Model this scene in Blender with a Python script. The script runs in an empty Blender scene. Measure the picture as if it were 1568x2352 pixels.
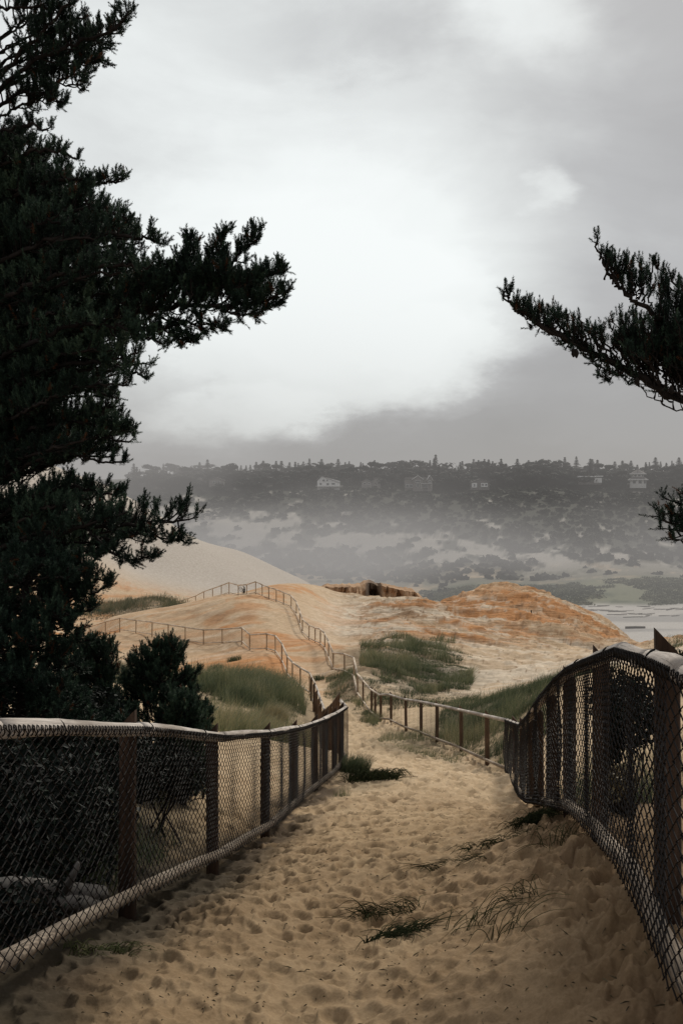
import bpy, math, random
import numpy as np
from mathutils import Vector

random.seed(7)
rng = np.random.default_rng(11)
scene = bpy.context.scene
COL = scene.collection
F = 2287.0                      # focal length in photo units
HX, HY = 784.0, 1176.0

def P(u, v, d):
    """a point seen in direction (u, v) standing d metres ahead of the viewpoint"""
    return np.array([(u - HX) / F * d, d, -(v - HY) / F * d])

# ------------------------------------------------------------------ helpers
def tag(o, label=None, cat=None, group=None, kind=None):
    if label: o['label'] = label
    if cat: o['category'] = cat
    if group: o['group'] = group
    if kind: o['kind'] = kind
    return o

def empty(name, loc=(0, 0, 0), label=None, cat=None, group=None, rz=0.0):
    o = bpy.data.objects.new(name, None)
    o.empty_display_size = 0.2
    COL.objects.link(o)
    o.location = loc
    o.rotation_euler = (0, 0, rz)
    return tag(o, label, cat, group)

def mesh_data(name, V, F_, mat, smooth=False, attrs=None, uv=None):
    V = np.asarray(V, dtype=np.float32).reshape(-1, 3)
    me = bpy.data.meshes.new(name)
    if not isinstance(F_, (list, tuple)): F_ = [F_]
    F_ = [np.asarray(f, dtype=np.int32) for f in F_ if len(f)]
    nl = sum(f.size for f in F_); nf = sum(len(f) for f in F_)
    me.vertices.add(len(V)); me.vertices.foreach_set('co', V.ravel())
    me.loops.add(nl); me.polygons.add(nf)
    idx = np.concatenate([f.ravel() for f in F_])
    me.loops.foreach_set('vertex_index', idx)
    starts = []; off = 0
    for f in F_:
        k = f.shape[1]
        starts.append(off + np.arange(len(f)) * k); off += f.size
    me.polygons.foreach_set('loop_start', np.concatenate(starts).astype(np.int32))
    me.polygons.foreach_set('use_smooth', np.full(nf, smooth, dtype=bool))
    me.update(calc_edges=True)
    if attrs:
        for k, a in attrs.items():
            a = np.asarray(a, dtype=np.float32)
            if a.ndim == 2:
                at = me.attributes.new(k, 'FLOAT_COLOR', 'POINT')
                if a.shape[1] == 3: a = np.concatenate([a, np.ones((len(a), 1), np.float32)], 1)
                at.data.foreach_set('color', a.ravel())
            else:
                at = me.attributes.new(k, 'FLOAT', 'POINT')
                at.data.foreach_set('value', a)
    if uv is not None:
        lay = me.uv_layers.new(name='UVMap')
        lay.data.foreach_set('uv', np.asarray(uv, np.float32)[idx].ravel())
    if mat: me.materials.append(mat)
    me.validate()
    return me

def obj(name, me, parent=None, loc=None):
    o = bpy.data.objects.new(name, me)
    COL.objects.link(o)
    if parent is not None: o.parent = parent
    if loc is not None: o.location = loc
    return o

class MB:
    """collects geometry in world or local space"""
    def __init__(s): s.V = []; s.Q = []; s.T = []; s.UV = []; s.n = 0; s.tone = []
    def add(s, V, Q=None, T=None, UV=None, tone=0.5):
        V = np.asarray(V, float).reshape(-1, 3)
        if Q is not None and len(Q): s.Q.append(np.asarray(Q, int) + s.n)
        if T is not None and len(T): s.T.append(np.asarray(T, int) + s.n)
        s.V.append(V); s.n += len(V)
        s.UV.append(np.zeros((len(V), 2)) if UV is None else np.asarray(UV, float))
        s.tone.append(np.full(len(V), tone) if np.isscalar(tone) else np.asarray(tone, float))
    def box(s, c, size, rz=0.0, tone=.5):
        c = np.asarray(c, float); h = np.asarray(size, float) / 2
        a = np.array([[x, y, z] for z in (-1, 1) for y in (-1, 1) for x in (-1, 1)], float) * h
        R = np.array([[math.cos(rz), -math.sin(rz), 0], [math.sin(rz), math.cos(rz), 0], [0, 0, 1]])
        a = a @ R.T + c
        s.add(a, Q=[[0, 2, 3, 1], [4, 5, 7, 6], [0, 1, 5, 4], [2, 6, 7, 3], [0, 4, 6, 2], [1, 3, 7, 5]], tone=tone)
    def tube(s, pts, radii, n=8, cap=True, tone=.5, rough=0.0, flat=1.0):
        pts = np.asarray(pts, float); m = len(pts)
        radii = np.full(m, radii) if np.isscalar(radii) else np.asarray(radii, float)
        T = np.gradient(pts, axis=0); T /= np.linalg.norm(T, axis=1)[:, None] + 1e-9
        ref = np.array([0, 0, 1.0]) if abs(T[0][2]) < 0.9 else np.array([1.0, 0, 0])
        U = np.cross(T, ref); U /= np.linalg.norm(U, axis=1)[:, None] + 1e-9
        W = np.cross(U, T)
        ang = np.arange(n) / n * 2 * math.pi
        rr = radii[:, None] * (1 + (rng.normal(0, rough, (m, n)) if rough else 0))
        V = pts[:, None, :] + rr[..., None] * (np.cos(ang)[None, :, None] * U[:, None, :] + flat * np.sin(ang)[None, :, None] * W[:, None, :])
        L = np.concatenate([[0], np.cumsum(np.linalg.norm(np.diff(pts, axis=0), axis=1))])
        UV = np.stack([np.broadcast_to(ang / 6.2832, (m, n)), np.broadcast_to(L[:, None], (m, n))], -1)
        i = np.arange(m - 1)[:, None] * n; j = np.arange(n)[None, :]; k = (j + 1) % n
        Q = np.stack([i + j, i + k, i + n + k, i + n + j], -1).reshape(-1, 4)
        V = V.reshape(-1, 3); UV = UV.reshape(-1, 2); Tt = None
        if cap:
            V = np.concatenate([V, pts[:1], pts[-1:]]); UV = np.concatenate([UV, [[0, 0], [0, L[-1]]]])
            a = np.arange(n); b = (a + 1) % n
            Tt = np.concatenate([np.stack([b, a, np.full(n, m * n)], -1),
                                 np.stack([a + (m - 1) * n, b + (m - 1) * n, np.full(n, m * n + 1)], -1)])
        s.add(V, Q=Q, T=Tt, UV=UV, tone=tone)
    def data(s, name, mat, smooth=False):
        fs = []
        if s.Q: fs.append(np.concatenate(s.Q))
        if s.T: fs.append(np.concatenate(s.T))
        return mesh_data(name, np.concatenate(s.V), fs, mat, smooth, {'tone': np.concatenate(s.tone)}, np.concatenate(s.UV))
    def build(s, name, mat, parent=None, smooth=False, loc=None):
        if loc is not None:
            s.V = [v - np.asarray(loc) for v in s.V]
        return obj(name, s.data(name, mat, smooth), parent, loc if parent is None else None)

# value noise -------------------------------------------------------------
_tab = rng.random((256, 256))
def vnoise(x, y):
    xi = np.floor(x).astype(int); yi = np.floor(y).astype(int)
    fx = x - xi; fy = y - yi
    fx = fx * fx * (3 - 2 * fx); fy = fy * fy * (3 - 2 * fy)
    a = _tab[xi & 255, yi & 255]; b = _tab[(xi + 1) & 255, yi & 255]
    c = _tab[xi & 255, (yi + 1) & 255]; d = _tab[(xi + 1) & 255, (yi + 1) & 255]
    return (a * (1 - fx) + b * fx) * (1 - fy) + (c * (1 - fx) + d * fx) * fy
def fbm(x, y, o=4, s=0.5, off=0.0):
    r = 0; a = 1; t = 0
    for i in range(o):
        r = r + a * vnoise(x * 2 ** i + 17.3 * i + off, y * 2 ** i - 9.1 * i + off * 2.3); t += a; a *= s
    return r / t
def sst(e0, e1, x):
    t = np.clip((x - e0) / (e1 - e0), 0, 1); return t * t * (3 - 2 * t)

# ------------------------------------------------------------------ materials
def nmat(name):
    m = bpy.data.materials.new(name); m.use_nodes = True
    nt = m.node_tree; nt.nodes.clear()
    out = nt.nodes.new('ShaderNodeOutputMaterial')
    b = nt.nodes.new('ShaderNodeBsdfPrincipled')
    nt.links.new(b.outputs[0], out.inputs['Surface'])
    b.inputs['Specular IOR Level'].default_value = 0.2
    return m, nt, b, out
def N(nt, t, **kw):
    n = nt.nodes.new(t)
    for k, v in kw.items():
        if k in n.inputs.keys(): n.inputs[k].default_value = v
        else: setattr(n, k, v)
    return n
def ramp(nt, stops, fac):
    r = nt.nodes.new('ShaderNodeValToRGB')
    el = r.color_ramp.elements
    while len(el) < len(stops): el.new(0.5)
    for e, (p, c) in zip(el, stops): e.position = p; e.color = (*c, 1) if len(c) == 3 else c
    nt.links.new(fac, r.inputs[0]); return r
def mixc(nt, a, b, fac, mode='MIX'):
    m = nt.nodes.new('ShaderNodeMix'); m.data_type = 'RGBA'; m.blend_type = mode
    for s, i in ((a, 6), (b, 7)):
        if isinstance(s, tuple): m.inputs[i].default_value = (*s, 1)
        else: nt.links.new(s, m.inputs[i])
    if isinstance(fac, float): m.inputs[0].default_value = fac
    else: nt.links.new(fac, m.inputs[0])
    return m.outputs[2]

def tone_mat(name, stops, rough=0.7, nscale=0.0, nstr=0.3, trans=0.0, bump=0.0, spec=0.2):
    m, nt, b, out = nmat(name)
    at = N(nt, 'ShaderNodeAttribute', attribute_name='tone')
    c = ramp(nt, stops, at.outputs['Fac']).outputs[0]
    if nscale:
        co = N(nt, 'ShaderNodeTexCoord'); no = N(nt, 'ShaderNodeTexNoise', Scale=nscale, Detail=4.0)
        nt.links.new(co.outputs['Object'], no.inputs['Vector'])
        r = ramp(nt, [(0.3, (1 - nstr,) * 3), (0.7, (1 + nstr * 0.6,) * 3)], no.outputs[0])
        c = mixc(nt, c, r.outputs[0], 1.0, 'MULTIPLY')
        if bump:
            bn = N(nt, 'ShaderNodeBump', Strength=bump, Distance=0.02)
            nt.links.new(no.outputs[0], bn.inputs['Height']); nt.links.new(bn.outputs[0], b.inputs['Normal'])
    nt.links.new(c, b.inputs['Base Color'])
    b.inputs['Roughness'].default_value = rough
    b.inputs['Specular IOR Level'].default_value = spec
    if trans:
        tr = N(nt, 'ShaderNodeBsdfTranslucent'); nt.links.new(c, tr.inputs[0])
        mx = N(nt, 'ShaderNodeMixShader'); mx.inputs[0].default_value = trans
        nt.links.new(b.outputs[0], mx.inputs[1]); nt.links.new(tr.outputs[0], mx.inputs[2])
        nt.links.new(mx.outputs[0], out.inputs['Surface'])
    return m

def wood_mat(name, dark, light, crack, uscale=(7, 1.6), rough=0.85, bump=0.5, bands=True):
    m, nt, b, out = nmat(name)
    uv = N(nt, 'ShaderNodeUVMap'); mp = N(nt, 'ShaderNodeMapping'); mp.inputs['Scale'].default_value = (uscale[0], uscale[1], 1)
    nt.links.new(uv.outputs[0], mp.inputs[0])
    oi = N(nt, 'ShaderNodeObjectInfo')
    vm = N(nt, 'ShaderNodeVectorMath', operation='ADD'); nt.links.new(mp.outputs[0], vm.inputs[0])
    rm = N(nt, 'ShaderNodeMath', operation='MULTIPLY'); rm.inputs[1].default_value = 37.0
    nt.links.new(oi.outputs['Random'], rm.inputs[0]); nt.links.new(rm.outputs[0], vm.inputs[1])
    n1 = N(nt, 'ShaderNodeTexNoise', Scale=2.0, Detail=7.0, Roughness=0.65); nt.links.new(vm.outputs[0], n1.inputs['Vector'])
    mp2 = N(nt, 'ShaderNodeMapping'); mp2.inputs['Scale'].default_value = (2.2, 0.45, 1); nt.links.new(vm.outputs[0], mp2.inputs[0])
    n2 = N(nt, 'ShaderNodeTexNoise', Scale=3.0, Detail=3.0, Distortion=0.6); nt.links.new(mp2.outputs[0], n2.inputs['Vector'])
    c = ramp(nt, [(0.28, dark), (0.72, light)], n1.outputs[0]).outputs[0]
    r2 = ramp(nt, [(0.0, (1, 1, 1)), (0.60, (1, 1, 1)), (0.66, (0, 0, 0)), (0.69, (1, 1, 1))], n2.outputs[0])
    c = mixc(nt, (crack), c, r2.outputs[0])
    tc = N(nt, 'ShaderNodeTexCoord'); n3 = N(nt, 'ShaderNodeTexNoise', Scale=1.7, Detail=5.0); nt.links.new(tc.outputs['Object'], n3.inputs['Vector'])
    r3 = ramp(nt, [(0.35, (0.62, 0.58, 0.54)), (0.65, (1.08, 1.06, 1.04))], n3.outputs[0])
    c = mixc(nt, c, r3.outputs[0], 1.0, 'MULTIPLY')
    nt.links.new(c, b.inputs['Base Color']); b.inputs['Roughness'].default_value = rough
    bn = N(nt, 'ShaderNodeBump', Strength=bump, Distance=0.006)
    nt.links.new(n1.outputs[0], bn.inputs['Height']); nt.links.new(bn.outputs[0], b.inputs['Normal'])
    return m

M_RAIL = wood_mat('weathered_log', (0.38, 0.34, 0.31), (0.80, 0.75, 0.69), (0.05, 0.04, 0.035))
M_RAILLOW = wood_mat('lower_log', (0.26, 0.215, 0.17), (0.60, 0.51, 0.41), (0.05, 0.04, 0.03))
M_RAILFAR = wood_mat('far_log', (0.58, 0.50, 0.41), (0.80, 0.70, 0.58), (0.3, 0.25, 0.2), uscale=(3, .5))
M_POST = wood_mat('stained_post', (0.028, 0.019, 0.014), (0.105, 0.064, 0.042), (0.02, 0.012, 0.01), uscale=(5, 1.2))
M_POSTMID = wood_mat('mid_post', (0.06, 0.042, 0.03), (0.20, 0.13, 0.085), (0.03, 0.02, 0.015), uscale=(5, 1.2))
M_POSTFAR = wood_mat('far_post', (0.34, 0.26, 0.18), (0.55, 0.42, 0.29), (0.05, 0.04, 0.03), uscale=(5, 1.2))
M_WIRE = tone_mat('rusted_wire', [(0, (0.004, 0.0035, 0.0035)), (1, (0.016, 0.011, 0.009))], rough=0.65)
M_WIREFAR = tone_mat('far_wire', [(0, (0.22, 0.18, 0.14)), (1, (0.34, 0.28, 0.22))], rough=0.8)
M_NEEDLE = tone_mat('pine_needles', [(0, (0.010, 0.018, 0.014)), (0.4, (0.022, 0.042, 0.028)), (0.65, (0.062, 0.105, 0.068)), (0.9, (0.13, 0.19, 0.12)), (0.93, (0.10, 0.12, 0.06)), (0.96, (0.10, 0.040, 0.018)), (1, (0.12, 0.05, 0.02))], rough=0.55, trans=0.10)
M_BARK = tone_mat('pine_bark', [(0, (0.010, 0.008, 0.007)), (1, (0.032, 0.024, 0.020))], rough=0.9, nscale=14, nstr=0.5, bump=0.8)
M_LEAF = tone_mat('shrub_leaves', [(0, (0.004, 0.006, 0.005)), (0.75, (0.010, 0.016, 0.012)), (1, (0.035, 0.05, 0.036))], rough=0.65, trans=0.05, spec=0.12)
M_GRASS = tone_mat('marram_grass', [(0, (0.03, 0.045, 0.024)), (0.4, (0.095, 0.12, 0.065)), (0.7, (0.20, 0.215, 0.12)), (1, (0.40, 0.35, 0.21))], rough=0.6, trans=0.2)
M_GRASSFAR = tone_mat('distant_grass', [(0, (0.07, 0.085, 0.055)), (0.6, (0.16, 0.17, 0.11)), (1, (0.30, 0.27, 0.18))], rough=0.8, trans=0.15)
M_WIRY = tone_mat('wiry_grass', [(0, (0.022, 0.026, 0.012)), (0.5, (0.06, 0.07, 0.03)), (1, (0.22, 0.2, 0.1))], rough=0.9, spec=0.03)
M_STRAW = tone_mat('dry_grass', [(0, (0.05, 0.04, 0.025)), (0.5, (0.09, 0.07, 0.04)), (1, (0.35, 0.31, 0.19))], rough=0.6, trans=0.2)
M_FARTREE = tone_mat('far_foliage', [(0, (0.014, 0.017, 0.015)), (1, (0.05, 0.055, 0.045))], rough=0.9)
M_SCRUB = tone_mat('hill_scrub', [(0, (0.02, 0.024, 0.018)), (1, (0.075, 0.08, 0.06))], rough=0.9)
M_DRIFT = tone_mat('driftwood', [(0, (0.12, 0.11, 0.10)), (1, (0.42, 0.39, 0.36))], rough=0.85, nscale=5, nstr=0.3, bump=0.3)

# ------------------------------------------------------------------ fence lines  (u, distance, v of top rail, v of bottom rail)
LF = [(-420, 3.05, 1676, 2420), (0, 4.25, 1674, 2212), (322, 6.2, 1675, 2043), (510, 8.6, 1693, 1958), (625, 11.1, 1684, 1890), (690, 14.2, 1672, 1832),
      (740, 16.7, 1655, 1792), (770, 18.2, 1641, 1768), (794, 19.5, 1625, 1741), (782, 21.3, 1610, 1717), (770, 23.5, 1622, 1719),
      (757, 26, 1632, 1720), (747, 29, 1637, 1716), (738, 34, 1612, 1679), (725, 42, 1574, 1629), (712, 52, 1547, 1591),
      (690, 54.5, 1534, 1576), (672, 56.5, 1522, 1562), (660, 58.5, 1508, 1548), (648, 63, 1480, 1517), (633, 68, 1461, 1495), (613, 70, 1456, 1489), (574, 72, 1458, 1490),
      (556, 74, 1442, 1473), (511, 77, 1445, 1475), (468, 78, 1447, 1477), (426, 80, 1441, 1470), (387, 82, 1435, 1463), (350, 84, 1429, 1457),
      (313, 87, 1425, 1451), (276, 90, 1420, 1446), (243, 94, 1428, 1453), (206, 100, 1440, 1463), (172, 106, 1450, 1472)]
RF = [(1990, 2.0, 1790, 2760), (1568, 3.25, 1546, 2250), (1494, 4.0, 1513, 2085), (1430, 4.85, 1496, 1968), (1346, 6.45, 1524, 1880), (1310, 7.3, 1540, 1853), (1283, 8.1, 1563, 1848),
      (1246, 9.7, 1603, 1841), (1215, 12.0, 1648, 1838), (1196, 14.5, 1667, 1824), (1163, 20.5, 1655, 1766), (1110, 22.9, 1643, 1743), (1052, 26.6, 1630, 1716),
      (997, 29.7, 1618, 1695), (961, 33, 1611, 1680), (927, 36, 1606, 1669), (893, 40, 1595, 1652), (870, 42, 1596, 1650), (849, 45, 1582, 1633),
      (833, 49, 1563, 1610), (820, 53, 1548, 1591), (812, 56, 1511, 1552), (790, 60, 1502, 1540), (764, 63, 1499, 1535), (754, 66, 1473, 1508), (745, 69, 1454, 1487), (735, 71, 1445, 1477),
      (723, 74, 1442, 1472), (709, 77, 1436, 1465), (694, 81, 1422, 1450), (688, 84, 1403, 1431), (680, 87, 1382, 1409), (668, 91, 1368, 1393),
      (651, 92, 1361, 1386), (634, 93, 1354, 1379), (617, 94, 1349, 1374), (602, 95, 1343, 1368), (587, 96, 1336, 1361), (566, 100, 1343, 1365),
      (547, 102, 1344, 1366), (526, 103, 1338, 1361), (508, 107, 1345, 1366), (488, 111, 1352, 1372), (468, 116, 1359, 1378), (449, 121, 1369, 1386),
      (431, 127, 1375, 1391), (413, 133, 1380, 1394)]

# ------------------------------------------------------------------ terrain
C = []
def cz(u, d, z): C.append((u, d, z))
def cy(u, d, v): C.append((u, d, -(v - HY) / F * d))
for i, (u, d, t, b) in enumerate(LF): cz(u, d, -(b - HY) / F * d - (0.17 if d < 9 else 0.14))
for i, (u, d, t, b) in enumerate(RF): cz(u, d, -(b - HY) / F * d - (0.13 if d < 60 else 0.12))
for u in (-2400, -800, 784, 2400, 4000): cz(u, 1.0, -1.68)
for u in (-800, 0, 784, 1500): cz(u, 2.0, -1.86)
cy(784, 4.2, 2352)
for u, d, z in [(784, 6.3, -2.46), (760, 9, -3.0), (800, 13.5, -3.95), (900, 18, -4.78), (1000, 14, -4.0), (1000, 9, -2.98), (1050, 6, -2.3), (520, 6.3, -2.45),
                (1100, 4.2, -1.98), (600, 4.2, -2.15), (330, 4.2, -2.1),
                (880, 23, -5.75), (850, 30, -7.0), (815, 38, -8.3), (800, 46, -9.3), (768, 55, -9.95), (712, 64, -10.1), (670, 74, -9.65), (1080, 19, -5.0),
                (200, 10, -2.9), (-200, 10, -2.6), (-900, 10, -2.2), (-900, 30, -4), (400, 14, -3.65), (600, 20, -4.6), (300, 20, -4.3), (500, 28, -5.8), (600, 33, -6.7), (100, 30, -5.2),
                (200, 45, -7.6), (-300, 60, -8),
                (100, 100, -10.5), (-300, 100, -8), (450, 130, -13.5), (320, 122, -13), (600, 135, -11.5), (100, 140, -11), (-400, 140, -4),
                (440, 340, -26), (240, 340, -12), (700, 370, -34), (0, 340, 0), (-400, 400, 20), (-400, 260, 34), (-1200, 260, 50), (-1200, 400, 40), (-900, 100, -3),
                (1750, 6, -1.95), (1568, 10, -2.8), (1400, 13, -3.5), (1900, 10, -2.6), (1300, 20, -4.5), (1568, 20, -3.9), (2400, 20, -3.0), (2400, 60, -7),
                (1400, 26, -4.3), (1280, 48, -8.1), (1400, 48, -7.6), (1568, 44, -6.6), (1850, 95, -13.5), (2400, 95, -13),
                (800, 155, -21), (900, 145, -20), (960, 150, -23), (1140, 165, -24), (1300, 158, -29), (1430, 143, -31), (1568, 128, -33), (1850, 128, -33), (2400, 128, -33),
                (1000, 205, -36), (1400, 200, -38), (1700, 200, -38), (2600, 200, -38), (800, 240, -29), (900, 300, -36.5), (740, 190, -19),
                (700, 420, -37)]:
    cz(u, d, z)
for u, d, v in [(560, 42, 1572), (500, 46, 1562), (640, 46, 1578), (430, 48, 1580), (500, 57, 1568), (560, 64, 1520), (600, 67, 1500), (420, 66, 1532), (350, 70, 1532), (300, 58, 1545),
                (450, 95, 1400), (320, 100, 1409), (230, 105, 1432), (560, 85, 1405), (620, 88, 1395), (500, 106, 1369), (650, 106, 1344), (700, 115, 1344), (745, 125, 1352),
                (320, 138, 1378), (250, 145, 1384), (400, 140, 1382), (300, 200, 1290), (500, 200, 1345), (600, 220, 1338),
                (0, 260, 1010), (240, 260, 1112), (360, 265, 1180), (440, 270, 1235), (540, 280, 1264), (640, 290, 1308), (700, 300, 1335),
                (740, 90, 1422), (800, 80, 1480), (760, 84, 1452), (790, 112, 1392), (850, 121, 1376), (800, 121, 1366),
                (800, 96, 1418), (850, 104, 1396), (890, 110, 1383), (930, 114, 1378), (985, 118, 1380), (1020, 124, 1372), (1070, 130, 1354), (1130, 134, 1344), (1180, 134, 1352), (1243, 133, 1374), (1300, 130, 1404), (1370, 126, 1432), (1455, 120, 1468),
                (900, 85, 1440), (1100, 100, 1420), (1100, 80, 1490), (1250, 90, 1480), (1400, 95, 1492), (1000, 66, 1532), (1100, 62, 1562), (1250, 65, 1545), (1400, 70, 1512),
                (940, 58, 1572), (900, 70, 1506), (1050, 54, 1604), (880, 52, 1604), (1050, 44, 1622), (1150, 38, 1606), (1280, 31, 1568), (960, 44, 1628), (1568, 75, 1492), (1568, 97, 1484), (1480, 100, 1486)]:
    cy(u, d, v)
for u, z in ((850, -14.5), (900, -15.5)): cz(u, 128, z)
for u in (1000, 1250, 1500, 1900, 2800): cz(u, 285, -38); cz(u, 345, -38); cz(u, 396, -38)
for u, v in ((800, 1345), (950, 1368), (1100, 1352), (1300, 1350), (1500, 1330), (1800, 1320), (2600, 1320)): cy(u, 465, v)
for u in (-2400, -800, 0, 400, 800, 1200, 1600, 2400, 4000):
    for d, v in ((530, 1316), (620, 1245), (700, 1182), (780, 1128), (850, 1112), (960, 1100), (1150, 1105), (1500, 1130)):
        if d < 600 and u < 500: continue
        cy(u, d, v + (14 if u < 500 and d < 800 else 0))
C = np.array(C)
def warp(u, d): return np.stack([np.asarray(u) / 240.0, np.log(np.asarray(d)) * 4.0], -1)
CP = warp(C[:, 0], C[:, 1]); CC = 0.16
def kern(a, b): return np.sqrt(((a[:, None, :] - b[None, :, :]) ** 2).sum(-1) + CC * CC)
A = kern(CP, CP); n = len(C)
A = A + np.eye(n) * 0  
Pm = np.concatenate([np.ones((n, 1)), CP], 1)
S_ = np.block([[A - np.eye(n) * 0.004, Pm], [Pm.T, np.zeros((3, 3))]])
W = np.linalg.lstsq(S_, np.concatenate([C[:, 2], np.zeros(3)]), rcond=None)[0]
GU = np.arange(-2400, 4001, 20.0); GL = np.arange(0.0, math.log(1600) + 0.02, 0.02)
gu, gl = np.meshgrid(GU, GL)
q = warp(gu.ravel(), np.exp(gl.ravel())); GZ = np.empty(len(q))
for i in range(0, len(q), 8000):
    k = kern(q[i:i + 8000], CP)
    GZ[i:i + 8000] = k @ W[:n] + W[n] + q[i:i + 8000] @ W[n + 1:]
GZ = GZ.reshape(gu.shape)
def base_z(u, d):
    u = np.clip((np.asarray(u, float) + 2400) / 20.0, 0, len(GU) - 1.001); l = np.clip(np.log(np.maximum(d, 1.0)) / 0.02, 0, len(GL) - 1.001)
    i = u.astype(int); j = l.astype(int); fu = u - i; fl = l - j
    return (GZ[j, i] * (1 - fu) + GZ[j, i + 1] * fu) * (1 - fl) + (GZ[j + 1, i] * (1 - fu) + GZ[j + 1, i + 1] * fu) * fl
def detail(u, d, x, y):
    # relief: sand lumps near, wind-carved rock strata in the middle, rolling ground far away
    z = (fbm(x * 1.1, y * 1.1, 3) - .5) * 0.10 * sst(2, 6, d) * (1 - sst(60, 130, d))
    rock = sst(54, 62, d) * (1 - sst(150, 180, d))
    rock = rock * (1 - 0.75 * (sst(600, 640, u) * (1 - sst(740, 760, u))))
    st = fbm(x * 0.10 + 3, y * 0.55 + x * 0.08, 5, 0.55, 4.0)
    z = z + rock * ((st - .5) * .8 * sst(740, 900, u) + (st - .5) * 0.35)
    led = np.abs(((st * 9) % 1.0) - .5)
    z = z - rock * 1.2 * sst(950, 1060, u) * sst(95, 112, d)
    z = z + rock * sst(740, 860, u) * sst(80, 100, d) * ((fbm(x * .13 + 2, y * .2, 4, .6, 44.) - .5) * 1.6 + np.abs(fbm(x * .22, y * .3, 3, .6, 47.) - .5) * -1.2 + .15)
    z = z + rock * (led * 0.3 + (fbm(x * .35 + 9, y * 1.3 + x * .3, 4, .6, 2.) - .5) * .55) * sst(740, 860, u)
    z = z + rock * (fbm(x * .5, y * 1.1, 4, .6, 12.) - .5) * .12
    zz = (base_z(u, d) + z) / .75 + (fbm(x * .07, y * .12, 4, .6, 33.) - .5) * 7
    fr = zz - np.floor(zz)
    z = z + rock * sst(740, 860, u) * sst(70, 90, d) * (sst(.55, .95, fr) - fr) * .55 * sst(78, 100, d) * sst(.35, .6, fbm(x * .12, y * .2, 3, .5, 8.))
    z = z + (fbm(x * 0.02, y * 0.02, 5, .55) - .5) * 9 * sst(470, 620, d) + (fbm(x * 0.06, y * 0.06, 3) - .5) * 2.0 * sst(405, 470, d)
    z = z + (fbm(x * 0.03, y * 0.03, 3) - .5) * 1.6 * sst(170, 230, d) * (1 - sst(260, 300, d))
    return z
def ground(x, y):
    x = np.asarray(x, float); y = np.maximum(np.asarray(y, float), 1.0)
    u = HX + x / y * F
    return base_z(u, y) + detail(u, y, x, y)
def G(u, d):
    """ground point in direction u at distance d"""
    x = (u - HX) / F * d
    return np.array([x, d, float(ground(x, d))])

# grid ------------------------------------------------------------------
us = np.concatenate([np.linspace(-2400, -700, 40)[:-1], np.linspace(-700, -60, 100)[:-1], np.linspace(-60, 1640, 520), np.linspace(1640, 2300, 100)[1:], np.linspace(2300, 4000, 40)[1:]])
ls = [math.log(1.2)]
while ls[-1] < math.log(1450):
    d = math.exp(ls[-1])
    ls.append(ls[-1] + (0.03 if d < 3 else 0.0042 if d < 14 else 0.0055 if d < 140 else 0.012))
ls = np.array(ls)
U, L = np.meshgrid(us, ls); D = np.exp(L)
X = (U - HX) / F * D; Y = D
Z = base_z(U, D) + detail(U, D, X, Y)
# footprints and trodden lumps pressed into the soft sand
nd = 8500
PIT = np.zeros_like(Z); RIM = np.zeros_like(Z)
fd = np.exp(math.log(2.7) + rng.random(nd) ** 1.25 * (math.log(45) - math.log(2.7))); fx = rng.uniform(-1, 1, nd)
for k in range(nd):
    d = fd[k]
    # path centre and half width at this distance
    cxp = np.interp(d, [2, 6, 10, 14, 18, 24, 32, 45], [0.0, 0.1, 0.35, 0.9, 1.3, 1.6, 1.0, 0.8]); hw = np.interp(d, [2, 6, 12, 20, 32, 45], [1.7, 1.7, 1.9, 2.0, 1.6, 1.2])
    x0 = cxp + fx[k] * hw * 1.15; y0 = d
    if abs(fx[k]) > .8 and random.random() < .3: continue
    Lf = random.uniform(0.027, 0.066); Wf = Lf * random.uniform(0.45, 0.8); an = random.gauss(0, .5) if random.random() < .7 else random.uniform(0, 3.14)
    if random.random() < .35: Lf *= .55; Wf *= .6
    Lf *= 1 + d / 16; Wf *= 1 + d / 16
    R = Lf * 2.4
    j0, j1 = np.searchsorted(ls, [math.log(max(1.3, y0 - R)), math.log(y0 + R)])
    ua = HX + (x0 - R) / y0 * F; ub = HX + (x0 + R) / y0 * F
    i0, i1 = np.searchsorted(us, [ua - 20, ub + 20])
    if j1 <= j0 or i1 <= i0: continue
    xs = X[j0:j1, i0:i1] - x0; ys = Y[j0:j1, i0:i1] - y0
    a = xs * math.cos(an) + ys * math.sin(an); b = -xs * math.sin(an) + ys * math.cos(an)
    r = np.sqrt((b / Lf) ** 2 + (a / Wf) ** 2)
    dep = random.uniform(0.3, .85) * Wf * (1 + d / 30) * (.72 if d < 5.5 else 1)
    skew = 1 + .5 * np.clip(a / (Wf * 2), -1, 1)
    PIT[j0:j1, i0:i1] = np.minimum(PIT[j0:j1, i0:i1], -dep * skew * np.exp(-(r * 1.0) ** 4))
    RIM[j0:j1, i0:i1] = np.maximum(RIM[j0:j1, i0:i1], dep * 0.35 * skew * np.exp(-((r - 1.4) / .4) ** 2))
Z += PIT + RIM * np.clip(1 + PIT / .012, 0, 1)
near = (1 - sst(30, 50, D))
lump = np.abs(fbm(X * 3.1, Y * 3.1, 3, .5, 2.0) - .5) * 2
Z += near * ((fbm(X * .9, Y * .9, 3, .5, 31.) - .5) * .07 + (lump - .4) * -0.022 + (fbm(X * 9, Y * 9, 3, .6, 5.) - .5) * 0.018)
# trampled, crumbling bank below the right-hand fence
bank = sst(0.15, .9, X - np.interp(Y, [2, 5, 8, 14], [0.3, 0.5, 0.95, 2.0])) * sst(2, 3.5, Y) * (1 - sst(11, 15, Y)) * (1 - sst(0, .5, X - np.interp(Y, [2, 5, 8, 14], [1.2, 1.4, 1.75, 2.6])))
Z += bank * (np.abs(fbm(X * 5, Y * 5, 4, .6, 9.) - .5) - .12) * 0.5

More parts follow.
